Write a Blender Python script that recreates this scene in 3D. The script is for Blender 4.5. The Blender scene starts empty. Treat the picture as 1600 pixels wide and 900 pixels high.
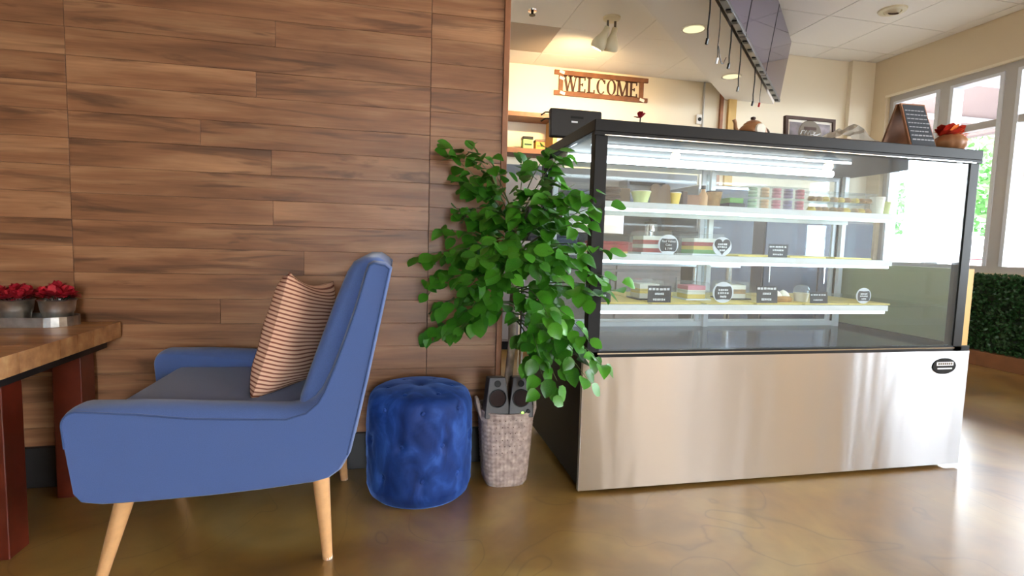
import bpy, bmesh, math, random
from mathutils import Vector, Matrix, Euler
random.seed(7)
scn = bpy.context.scene
col = scn.collection
PI = math.pi

# ------------------------------------------------------------------ camera
YAW, PITCH, ROLL, FPX = 0.216315, 0.083568, 0.028858, 839.69
fw = Vector((math.sin(YAW)*math.cos(PITCH), math.cos(YAW)*math.cos(PITCH), -math.sin(PITCH)))
rt = Vector((math.cos(YAW), -math.sin(YAW), 0)); up = rt.cross(fw)
r2 = math.cos(ROLL)*rt + math.sin(ROLL)*up; u2 = -math.sin(ROLL)*rt + math.cos(ROLL)*up
cd = bpy.data.cameras.new('camera'); cam = bpy.data.objects.new('camera', cd); col.objects.link(cam)
cd.sensor_width = 36; cd.lens = 36*FPX/1600; cd.clip_start = 0.02; cd.clip_end = 300
cam.matrix_world = Matrix((( r2.x, u2.x, -fw.x, 0), (r2.y, u2.y, -fw.y, 0), (r2.z, u2.z, -fw.z, 0.9), (0, 0, 0, 1)))
scn.camera = cam

# ------------------------------------------------------------------ sky, daylight, exposure
vs = scn.view_settings
vs.view_transform = 'Standard'; vs.look = 'None'; vs.gamma = 1; vs.use_curve_mapping = False
vs.exposure = 0.76
SKY = 26.0
w = bpy.data.worlds.new('sky'); scn.world = w; w.use_nodes = True
wn = w.node_tree.nodes; bg = wn['Background']
bg.inputs[0].default_value = (0.86, 0.93, 1.0, 1); bg.inputs[1].default_value = SKY
def portal(name, loc, rot, sx, sy):
    l = bpy.data.lights.new(name, 'AREA'); l.shape = 'RECTANGLE'; l.size = sx; l.size_y = sy
    l.cycles.is_portal = True
    o = bpy.data.objects.new(name, l); col.objects.link(o); o.location = loc; o.rotation_euler = rot
    return o
portal('window_daylight', (4.99, 1.83, 1.63), (0, PI/2, 0), 1.74, 5.76)   # emits towards -x
portal('door_daylight', (0.475, -6.09, 1.2), (PI/2, 0, PI), 1.45, 2.3)      # emits towards +y
scn.cycles.max_bounces = 9; scn.cycles.diffuse_bounces = 4; scn.cycles.glossy_bounces = 4
scn.cycles.transparent_max_bounces = 24; scn.cycles.transmission_bounces = 6
scn.cycles.sample_clamp_indirect = 6.0
scn.cycles.use_denoising = True

# ------------------------------------------------------------------ helpers
def lin(c):
    c = c/255.0
    return c/12.92 if c <= 0.04045 else ((c+0.055)/1.055)**2.4
def rgb(r, g, b): return (lin(r), lin(g), lin(b), 1)

class MB:
    def __init__(s): s.v = []; s.f = []; s.uvx = None
    def add(s, vs_, fs_):
        n = len(s.v); s.v += [Vector(p) for p in vs_]; s.f += [tuple(i+n for i in f) for f in fs_]; return s
    def box(s, x0, x1, y0, y1, z0, z1):
        return s.add([(x0,y0,z0),(x1,y0,z0),(x1,y1,z0),(x0,y1,z0),(x0,y0,z1),(x1,y0,z1),(x1,y1,z1),(x0,y1,z1)],
                     [(0,3,2,1),(4,5,6,7),(0,1,5,4),(1,2,6,5),(2,3,7,6),(3,0,4,7)])
    def obox(s, c, sx, sy, sz, rz=0, rx=0, ry=0):
        m = Matrix.Translation(c) @ Euler((rx, ry, rz)).to_matrix().to_4x4()
        b = MB().box(-sx/2, sx/2, -sy/2, sy/2, -sz/2, sz/2)
        return s.add([m @ p for p in b.v], b.f)
    def prism(s, poly, axis, a, b):      # poly of 2D points, extruded along axis
        def P(p, t): return {'x': (t, p[0], p[1]), 'y': (p[0], t, p[1]), 'z': (p[0], p[1], t)}[axis]
        n = len(poly)
        vs_ = [P(p, a) for p in poly] + [P(p, b) for p in poly]
        fs_ = [tuple(range(n))[::-1], tuple(range(n, 2*n))] + [(i, (i+1) % n, n+(i+1) % n, n+i) for i in range(n)]
        return s.add(vs_, fs_)
    def lathe(s, prof, c=(0,0,0), n=24, m=None, caps=True):   # prof [(r,z)...]
        vs_ = []; fs_ = []; c = Vector(c); k = len(prof)
        for r, z in prof:
            for i in range(n):
                a = 2*PI*i/n; vs_.append(Vector((r*math.cos(a), r*math.sin(a), z)))
        for j in range(k-1):
            for i in range(n):
                fs_.append((j*n+i, j*n+(i+1) % n, (j+1)*n+(i+1) % n, (j+1)*n+i))
        if caps and prof[0][0] > 1e-6: fs_.append(tuple(range(n))[::-1])
        if caps and prof[-1][0] > 1e-6: fs_.append(tuple((k-1)*n+i for i in range(n)))
        if m is not None: vs_ = [m @ p for p in vs_]
        return s.add([p + c for p in vs_], fs_)
    def tube(s, path, r, n=8):
        path = [Vector(p) for p in path]; rs = r if isinstance(r, (list, tuple)) else [r]*len(path)
        vs_ = []; fs_ = []; prev = None
        for i, p in enumerate(path):
            t = (path[min(i+1, len(path)-1)] - path[max(i-1, 0)]).normalized()
            if prev is None: a = t.cross(Vector((0,0,1)) if abs(t.z) < 0.9 else Vector((1,0,0))).normalized()
            else: a = (prev - t*prev.dot(t)).normalized()
            prev = a; b = t.cross(a)
            for k in range(n):
                q = 2*PI*k/n; vs_.append(p + (a*math.cos(q) + b*math.sin(q))*rs[i])
        for i in range(len(path)-1):
            for k in range(n):
                fs_.append((i*n+k, i*n+(k+1) % n, (i+1)*n+(k+1) % n, (i+1)*n+k))
        fs_.append(tuple(range(n))[::-1]); fs_.append(tuple((len(path)-1)*n+k for k in range(n)))
        return s.add(vs_, fs_)
    def grid(s, fn, nu, nv, cu=False):   # fn(u,v) -> point, u,v in 0..1
        vs_ = [fn(i/(nu if cu else nu-1), j/(nv-1)) for j in range(nv) for i in range(nu)]
        fs_ = [(j*nu+i, j*nu+(i+1) % nu, (j+1)*nu+(i+1) % nu, (j+1)*nu+i) for j in range(nv-1) for i in range(nu if cu else nu-1)]
        return s.add(vs_, fs_)
    def xf(s, m):
        s.v = [m @ p for p in s.v]; return s
    def build(s, name, mat, parent=None, smooth=False, bevel=0, seg=2, origin=None, solid=0, angle=40):
        if parent is not None: o0 = WL[parent.name]
        elif origin is not None: o0 = Vector(origin)
        else:
            xs = [p.x for p in s.v]; ys = [p.y for p in s.v]; zs = [p.z for p in s.v]
            o0 = Vector(((min(xs)+max(xs))/2, (min(ys)+max(ys))/2, min(zs)))
        me = bpy.data.meshes.new(name); me.from_pydata([tuple(p - o0) for p in s.v], [], s.f)
        bm = bmesh.new(); bm.from_mesh(me); bmesh.ops.recalc_face_normals(bm, faces=bm.faces)
        for f in bm.faces: f.smooth = smooth
        if smooth:
            for e in bm.edges:
                if len(e.link_faces) == 2 and e.calc_face_angle() > math.radians(angle): e.smooth = False
        bm.to_mesh(me); bm.free()
        me.materials.append(mat)
        o = bpy.data.objects.new(name, me); col.objects.link(o)
        if parent is not None: o.parent = parent; o.location = (0, 0, 0)
        else: o.location = o0
        WL[o.name] = o0
        if solid:
            m_ = o.modifiers.new('thickness', 'SOLIDIFY'); m_.thickness = solid
        if bevel:
            m_ = o.modifiers.new('bevel', 'BEVEL'); m_.width = bevel; m_.segments = seg; m_.limit_method = 'ANGLE'; m_.angle_limit = math.radians(35)
            for p in me.polygons: p.use_smooth = True
            m_.harden_normals = True
        return o
WL = {}
def thing(name, loc, label, cat, group=None):
    o = bpy.data.objects.new(name, None); col.objects.link(o); o.location = loc; o.empty_display_size = 0.05
    WL[o.name] = Vector(loc); tag(o, label, cat, group); return o
def tag(o, label=None, cat=None, group=None, kind=None):
    if label: o['label'] = label
    if cat: o['category'] = cat
    if group: o['group'] = group
    if kind: o['kind'] = kind
    return o
def struct(o, label=None):
    o['kind'] = 'structure'
    if label: o['label'] = label
    return o

# ------------------------------------------------------------------ materials
def nodes(name):
    m = bpy.data.materials.new(name); m.use_nodes = True
    nt = m.node_tree; b = nt.nodes['Principled BSDF']; return m, nt, b
def N(nt, t, **kw):
    n = nt.nodes.new(t)
    for k, v in kw.items(): setattr(n, k, v)
    return n
def L(nt, a, b): nt.links.new(a, b)
def plain(name, c, rough=0.5, metal=0.0, spec=0.5, coat=0, bump=0, bscale=200, var=0, vscale=6, sheen=0, emit=0):
    m, nt, b = nodes(name)
    b.inputs['Base Color'].default_value = c; b.inputs['Roughness'].default_value = rough
    b.inputs['Metallic'].default_value = metal; b.inputs['Specular IOR Level'].default_value = spec
    b.inputs['Coat Weight'].default_value = coat; b.inputs['Sheen Weight'].default_value = sheen
    if emit:
        b.inputs['Emission Color'].default_value = c; b.inputs['Emission Strength'].default_value = emit
    tc = None
    if bump or var:
        tc = N(nt, 'ShaderNodeTexCoord')
    if var:
        nz = N(nt, 'ShaderNodeTexNoise'); nz.inputs['Scale'].default_value = vscale; nz.inputs['Detail'].default_value = 4
        L(nt, tc.outputs['Object'], nz.inputs['Vector'])
        rp = N(nt, 'ShaderNodeMapRange'); rp.inputs[1].default_value = 0.3; rp.inputs[2].default_value = 0.7
        rp.inputs[3].default_value = 1-var; rp.inputs[4].default_value = 1+var
        L(nt, nz.outputs[0], rp.inputs[0])
        hs = N(nt, 'ShaderNodeHueSaturation'); hs.inputs['Color'].default_value = c
        L(nt, rp.outputs[0], hs.inputs['Value']); L(nt, hs.outputs[0], b.inputs['Base Color'])
    if bump:
        nb = N(nt, 'ShaderNodeTexNoise'); nb.inputs['Scale'].default_value = bscale; nb.inputs['Detail'].default_value = 3
        L(nt, tc.outputs['Object'], nb.inputs['Vector'])
        bp = N(nt, 'ShaderNodeBump'); bp.inputs['Strength'].default_value = bump; bp.inputs['Distance'].default_value = 0.003
        L(nt, nb.outputs[0], bp.inputs['Height']); L(nt, bp.outputs[0], b.inputs['Normal'])
    return m
def glow(name, c, s):
    m = bpy.data.materials.new(name); m.use_nodes = True; nt = m.node_tree
    for n in list(nt.nodes): nt.nodes.remove(n)
    o = N(nt, 'ShaderNodeOutputMaterial'); e = N(nt, 'ShaderNodeEmission'); e.inputs[0].default_value = c; e.inputs[1].default_value = s
    L(nt, e.outputs[0], o.inputs[0]); return m
def pane(name, tint=(1,1,1,1), refl=1.0, rough=0.0, haze=0.0):
    m = bpy.data.materials.new(name); m.use_nodes = True; nt = m.node_tree
    for n in list(nt.nodes): nt.nodes.remove(n)
    o = N(nt, 'ShaderNodeOutputMaterial'); t = N(nt, 'ShaderNodeBsdfTransparent'); t.inputs[0].default_value = tint
    g = N(nt, 'ShaderNodeBsdfGlossy'); g.inputs['Roughness'].default_value = rough
    ge = N(nt, 'ShaderNodeNewGeometry'); dt = N(nt, 'ShaderNodeVectorMath', operation='DOT_PRODUCT'); L(nt, ge.outputs['Normal'], dt.inputs[0]); L(nt, ge.outputs['Incoming'], dt.inputs[1])
    ab = N(nt, 'ShaderNodeMath', operation='ABSOLUTE'); L(nt, dt.outputs['Value'], ab.inputs[0])
    sb = N(nt, 'ShaderNodeMath', operation='SUBTRACT'); sb.inputs[0].default_value = 1.0; L(nt, ab.outputs[0], sb.inputs[1])
    pw = N(nt, 'ShaderNodeMath', operation='POWER'); pw.inputs[1].default_value = 5.0; L(nt, sb.outputs[0], pw.inputs[0])
    mu = N(nt, 'ShaderNodeMath', operation='MULTIPLY_ADD'); mu.inputs[1].default_value = 0.6*refl; mu.inputs[2].default_value = 0.035*refl
    L(nt, pw.outputs[0], mu.inputs[0])
    mx = N(nt, 'ShaderNodeMixShader'); L(nt, mu.outputs[0], mx.inputs[0]); L(nt, t.outputs[0], mx.inputs[1]); L(nt, g.outputs[0], mx.inputs[2])
    last = mx
    if haze:
        d = N(nt, 'ShaderNodeBsdfDiffuse'); d.inputs[0].default_value = (0.9, 0.95, 0.97, 1)
        m2 = N(nt, 'ShaderNodeMixShader'); m2.inputs[0].default_value = haze
        L(nt, mx.outputs[0], m2.inputs[1]); L(nt, d.outputs[0], m2.inputs[2]); last = m2
    L(nt, last.outputs[0], o.inputs[0]); return m
def ramp(nt, stops):
    r = N(nt, 'ShaderNodeValToRGB'); e = r.color_ramp.elements
    e[0].position, e[0].color = stops[0]; e[1].position, e[1].color = stops[-1]
    for p, c in stops[1:-1]:
        x = e.new(p); x.color = c
    return r

def wood_wall():
    m, nt, b = nodes('plank_wood')
    tc = N(nt, 'ShaderNodeTexCoord'); oi = N(nt, 'ShaderNodeObjectInfo')
    off = N(nt, 'ShaderNodeVectorMath', operation='SCALE'); off.inputs[0].default_value = (37, 11, 53); L(nt, oi.outputs['Random'], off.inputs['Scale'])
    ad = N(nt, 'ShaderNodeVectorMath', operation='ADD'); L(nt, tc.outputs['Object'], ad.inputs[0]); L(nt, off.outputs[0], ad.inputs[1])
    def nz(sx, sz, det=5, dist=0, rough=0.55):
        mp = N(nt, 'ShaderNodeMapping'); mp.inputs['Scale'].default_value = (sx, 1, sz); L(nt, ad.outputs[0], mp.inputs['Vector'])
        n = N(nt, 'ShaderNodeTexNoise'); n.inputs['Scale'].default_value = 1; n.inputs['Detail'].default_value = det
        n.inputs['Distortion'].default_value = dist; n.inputs['Roughness'].default_value = rough
        L(nt, mp.outputs[0], n.inputs['Vector']); return n
    n1 = nz(1.7, 16, 4, 0.5); n2 = nz(6, 170, 4, 0.2); n3 = nz(1.5, 15, 5, 1.6); n4 = nz(2.2, 9, 3)
    r1 = ramp(nt, [(0.25, rgb(108, 70, 45)), (0.5, rgb(146, 101, 69)), (0.75, rgb(180, 134, 96))]); L(nt, n1.outputs[0], r1.inputs[0])
    r2_ = ramp(nt, [(0.3, (0.55, 0.55, 0.55, 1)), (0.7, (1.22, 1.22, 1.22, 1))]); L(nt, n2.outputs[0], r2_.inputs[0])
    mx = N(nt, 'ShaderNodeMix', data_type='RGBA', blend_type='MULTIPLY'); mx.inputs['Factor'].default_value = 0.30
    L(nt, r1.outputs[0], mx.inputs['A']); L(nt, r2_.outputs[0], mx.inputs['B'])
    r3 = ramp(nt, [(0.56, (0, 0, 0, 1)), (0.63, (0.6, 0.6, 0.6, 1)), (0.72, (1, 1, 1, 1))]); L(nt, n3.outputs[0], r3.inputs[0])
    mx3 = N(nt, 'ShaderNodeMix', data_type='RGBA', blend_type='MIX'); mx3.inputs['B'].default_value = rgb(72, 47, 32)
    mu = N(nt, 'ShaderNodeMath', operation='MULTIPLY'); mu.inputs[1].default_value = 0.72; L(nt, r3.outputs[0], mu.inputs[0])
    L(nt, mu.outputs[0], mx3.inputs['Factor']); L(nt, mx.outputs['Result'], mx3.inputs['A'])
    # per plank tone
    mr = N(nt, 'ShaderNodeMapRange'); mr.inputs[3].default_value = 0.90; mr.inputs[4].default_value = 1.08; L(nt, oi.outputs['Random'], mr.inputs[0])
    mr2 = N(nt, 'ShaderNodeMapRange'); mr2.inputs[1].default_value = 0.3; mr2.inputs[2].default_value = 0.7; mr2.inputs[3].default_value = 0.88; mr2.inputs[4].default_value = 1.1; L(nt, n4.outputs[0], mr2.inputs[0])
    mm = N(nt, 'ShaderNodeMath', operation='MULTIPLY'); L(nt, mr.outputs[0], mm.inputs[0]); L(nt, mr2.outputs[0], mm.inputs[1])
    hs = N(nt, 'ShaderNodeHueSaturation'); hs.inputs['Saturation'].default_value = 1.0; L(nt, mx3.outputs['Result'], hs.inputs['Color']); L(nt, mm.outputs[0], hs.inputs['Value'])
    L(nt, hs.outputs[0], b.inputs['Base Color'])
    b.inputs['Roughness'].default_value = 0.42; b.inputs['Specular IOR Level'].default_value = 0.35
    bp = N(nt, 'ShaderNodeBump'); bp.inputs['Strength'].default_value = 0.12; bp.inputs['Distance'].default_value = 0.002
    L(nt, n2.outputs[0], bp.inputs['Height']); L(nt, bp.outputs[0], b.inputs['Normal'])
    return m
def floor_mat():
    m, nt, b = nodes('stained_concrete')
    tc = N(nt, 'ShaderNodeTexCoord')
    def nz(s, det, dist=0):
        n = N(nt, 'ShaderNodeTexNoise'); n.inputs['Scale'].default_value = s; n.inputs['Detail'].default_value = det; n.inputs['Distortion'].default_value = dist
        L(nt, tc.outputs['Object'], n.inputs['Vector']); return n
    a = nz(1.9, 4, 1.0); c = nz(9, 3, 0.4); d = nz(2.3, 1.5, 0.9); e_ = nz(75, 3)
    r = ramp(nt, [(0.28, rgb(112, 80, 34)), (0.45, rgb(150, 113, 52)), (0.58, rgb(166, 134, 68)), (0.75, rgb(182, 156, 98))]); L(nt, a.outputs[0], r.inputs[0])
    rr = ramp(nt, [(0.3, (0.78, 0.78, 0.78, 1)), (0.72, (1.12, 1.12, 1.12, 1))]); L(nt, c.outputs[0], rr.inputs[0])
    mx = N(nt, 'ShaderNodeMix', data_type='RGBA', blend_type='MULTIPLY'); mx.inputs['Factor'].default_value = 0.8
    L(nt, r.outputs[0], mx.inputs['A']); L(nt, rr.outputs[0], mx.inputs['B'])
    # thin rust-brown acid-stain edges
    vv = N(nt, 'ShaderNodeMath', operation='SUBTRACT'); vv.inputs[1].default_value = 0.5; L(nt, d.outputs[0], vv.inputs[0])
    ab = N(nt, 'ShaderNodeMath', operation='ABSOLUTE'); L(nt, vv.outputs[0], ab.inputs[0])
    re = ramp(nt, [(0.0, (0.40, 0.40, 0.40, 1)), (0.005, (0, 0, 0, 1))]); L(nt, ab.outputs[0], re.inputs[0])
    m3 = N(nt, 'ShaderNodeMix', data_type='RGBA', blend_type='MIX'); m3.inputs['B'].default_value = rgb(84, 56, 26)
    L(nt, re.outputs[0], m3.inputs['Factor']); L(nt, mx.outputs['Result'], m3.inputs['A']); L(nt, m3.outputs['Result'], b.inputs['Base Color'])
    mr = N(nt, 'ShaderNodeMapRange'); mr.inputs[1].default_value = 0.3; mr.inputs[2].default_value = 0.7; mr.inputs[3].default_value = 0.34; mr.inputs[4].default_value = 0.40
    L(nt, c.outputs[0], mr.inputs[0]); L(nt, mr.outputs[0], b.inputs['Roughness'])
    b.inputs['Specular IOR Level'].default_value = 0.6; b.inputs['Coat Weight'].default_value = 1.0; b.inputs['Coat Roughness'].default_value = 0.285; b.inputs['Coat IOR'].default_value = 1.9
    bp = N(nt, 'ShaderNodeBump'); bp.inputs['Strength'].default_value = 0.012; bp.inputs['Distance'].default_value = 0.004
    return m
def fabric(name, c, sc=700, var=0.12):
    m, nt, b = nodes(name)
    tc = N(nt, 'ShaderNodeTexCoord')
    nb = N(nt, 'ShaderNodeTexNoise'); nb.inputs['Scale'].default_value = sc; nb.inputs['Detail'].default_value = 2; L(nt, tc.outputs['Object'], nb.inputs['Vector'])
    mr = N(nt, 'ShaderNodeMapRange'); mr.inputs[1].default_value = 0.25; mr.inputs[2].default_value = 0.75; mr.inputs[3].default_value = 1-var; mr.inputs[4].default_value = 1+var
    L(nt, nb.outputs[0], mr.inputs[0])
    hs = N(nt, 'ShaderNodeHueSaturation'); hs.inputs['Color'].default_value = c; L(nt, mr.outputs[0], hs.inputs['Value']); L(nt, hs.outputs[0], b.inputs['Base Color'])
    b.inputs['Roughness'].default_value = 0.9; b.inputs['Specular IOR Level'].default_value = 0.15; b.inputs['Sheen Weight'].default_value = 0.25
    bp = N(nt, 'ShaderNodeBump'); bp.inputs['Strength'].default_value = 0.25; bp.inputs['Distance'].default_value = 0.001
    L(nt, nb.outputs[0], bp.inputs['Height']); L(nt, bp.outputs[0], b.inputs['Normal'])
    return m
def velvet():
    m, nt, b = nodes('blue_velvet')
    tc = N(nt, 'ShaderNodeTexCoord'); mp = N(nt, 'ShaderNodeMapping'); mp.inputs['Scale'].default_value = (9, 9, 5); L(nt, tc.outputs['Object'], mp.inputs[0])
    n = N(nt, 'ShaderNodeTexNoise'); n.inputs['Scale'].default_value = 1.3; n.inputs['Detail'].default_value = 5; n.inputs['Distortion'].default_value = 1.2; L(nt, mp.outputs[0], n.inputs['Vector'])
    r = ramp(nt, [(0.3, rgb(16, 36, 88)), (0.55, rgb(28, 58, 124)), (0.75, rgb(52, 90, 166))]); L(nt, n.outputs[0], r.inputs[0]); L(nt, r.outputs[0], b.inputs['Base Color'])
    b.inputs['Roughness'].default_value = 0.6; b.inputs['Sheen Weight'].default_value = 0.8; b.inputs['Sheen Roughness'].default_value = 0.35
    b.inputs['Sheen Tint'].default_value = rgb(110, 150, 230); b.inputs['Specular IOR Level'].default_value = 0.2
    return m
def striped():
    m, nt, b = nodes('striped_cotton')
    tc = N(nt, 'ShaderNodeTexCoord'); sp = N(nt, 'ShaderNodeSeparateXYZ'); L(nt, tc.outputs['UV'], sp.inputs[0])
    mu = N(nt, 'ShaderNodeMath', operation='MULTIPLY'); mu.inputs[1].default_value = 31.0; L(nt, sp.outputs['Y'], mu.inputs[0])
    fr = N(nt, 'ShaderNodeMath', operation='FRACT'); L(nt, mu.outputs[0], fr.inputs[0])
    r = ramp(nt, [(0.0, rgb(146, 88, 74)), (0.28, rgb(146, 88, 74)), (0.38, rgb(238, 196, 168)), (0.90, rgb(238, 196, 168)), (1.0, rgb(146, 88, 74))])
    L(nt, fr.outputs[0], r.inputs[0]); L(nt, r.outputs[0], b.inputs['Base Color'])
    b.inputs['Roughness'].default_value = 0.95; b.inputs['Specular IOR Level'].default_value = 0.1
    return m
def steel():
    m, nt, b = nodes('stainless_sheet')
    b.inputs['Base Color'].default_value = (0.54, 0.54, 0.555, 1); b.inputs['Metallic'].default_value = 1; b.inputs['Roughness'].default_value = 0.31; b.inputs['Anisotropic'].default_value = 1.0
    tg_ = N(nt, 'ShaderNodeCombineXYZ'); tg_.inputs[2].default_value = 1.0; L(nt, tg_.outputs[0], b.inputs['Tangent'])
    tc = N(nt, 'ShaderNodeTexCoord'); mp = N(nt, 'ShaderNodeMapping'); mp.inputs['Scale'].default_value = (5.5, 1, 0.9); L(nt, tc.outputs['Object'], mp.inputs[0])
    n = N(nt, 'ShaderNodeTexNoise'); n.inputs['Scale'].default_value = 1; n.inputs['Detail'].default_value = 1.5; n.inputs['Distortion'].default_value = 0.4; L(nt, mp.outputs[0], n.inputs['Vector'])
    bp = N(nt, 'ShaderNodeBump'); bp.inputs['Strength'].default_value = 0.6; bp.inputs['Distance'].default_value = 0.010; L(nt, n.outputs[0], bp.inputs['Height'])
    mp2 = N(nt, 'ShaderNodeMapping'); mp2.inputs['Scale'].default_value = (3, 1, 260); L(nt, tc.outputs['Object'], mp2.inputs[0])
    n2 = N(nt, 'ShaderNodeTexNoise'); n2.inputs['Scale'].default_value = 1.5; n2.inputs['Detail'].default_value = 2; L(nt, mp2.outputs[0], n2.inputs['Vector'])
    b2 = N(nt, 'ShaderNodeBump'); b2.inputs['Strength'].default_value = 0.10; b2.inputs['Distance'].default_value = 0.0006; L(nt, n2.outputs[0], b2.inputs['Height']); L(nt, bp.outputs[0], b2.inputs['Normal'])
    L(nt, b2.outputs[0], b.inputs['Normal'])
    return m
def leaf_mat(name, c1, c2, tr=0.25):
    m, nt, b = nodes(name)
    oi = N(nt, 'ShaderNodeObjectInfo'); tc = N(nt, 'ShaderNodeTexCoord')
    n = N(nt, 'ShaderNodeTexNoise'); n.inputs['Scale'].default_value = 24; L(nt, tc.outputs['Object'], n.inputs['Vector'])
    ad = N(nt, 'ShaderNodeMath', operation='ADD'); L(nt, oi.outputs['Random'], ad.inputs[0]); L(nt, n.outputs[0], ad.inputs[1])
    hf = N(nt, 'ShaderNodeMath', operation='MULTIPLY'); hf.inputs[1].default_value = 0.55; L(nt, ad.outputs[0], hf.inputs[0])
    r = ramp(nt, [(0.1, c1), (0.85, c2)]); L(nt, hf.outputs[0], r.inputs[0]); L(nt, r.outputs[0], b.inputs['Base Color'])
    b.inputs['Roughness'].default_value = 0.35; b.inputs['Specular IOR Level'].default_value = 0.5
    t = N(nt, 'ShaderNodeBsdfTranslucent'); L(nt, r.outputs[0], t.inputs[0])
    mx = N(nt, 'ShaderNodeMixShader'); mx.inputs[0].default_value = tr
    out = nt.nodes['Material Output']; L(nt, b.outputs[0], mx.inputs[1]); L(nt, t.outputs[0], mx.inputs[2]); L(nt, mx.outputs[0], out.inputs[0])
    return m
def butcher():
    m, nt, b = nodes('butcher_block')
    tc = N(nt, 'ShaderNodeTexCoord'); mp = N(nt, 'ShaderNodeMapping'); mp.inputs['Scale'].default_value = (3, 22, 22); L(nt, tc.outputs['Object'], mp.inputs[0])
    n = N(nt, 'ShaderNodeTexNoise'); n.inputs['Scale'].default_value = 1; n.inputs['Detail'].default_value = 4; L(nt, mp.outputs[0], n.inputs['Vector'])
    r = ramp(nt, [(0.3, rgb(140, 94, 56)), (0.55, rgb(178, 130, 84)), (0.75, rgb(200, 160, 112))]); L(nt, n.outputs[0], r.inputs[0]); L(nt, r.outputs[0], b.inputs['Base Color'])
    b.inputs['Roughness'].default_value = 0.3
    return m
def weave():
    m, nt, b = nodes('woven_fibre')
    tc = N(nt, 'ShaderNodeTexCoord')
    v = N(nt, 'ShaderNodeTexNoise'); v.inputs['Scale'].default_value = 45; v.inputs['Detail'].default_value = 4; L(nt, tc.outputs['Object'], v.inputs['Vector'])
    r = ramp(nt, [(0.3, rgb(140, 124, 118)), (0.7, rgb(190, 172, 164))]); L(nt, v.outputs[0], r.inputs[0]); L(nt, r.outputs[0], b.inputs['Base Color'])
    b.inputs['Roughness'].default_value = 0.8
    return m

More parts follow.
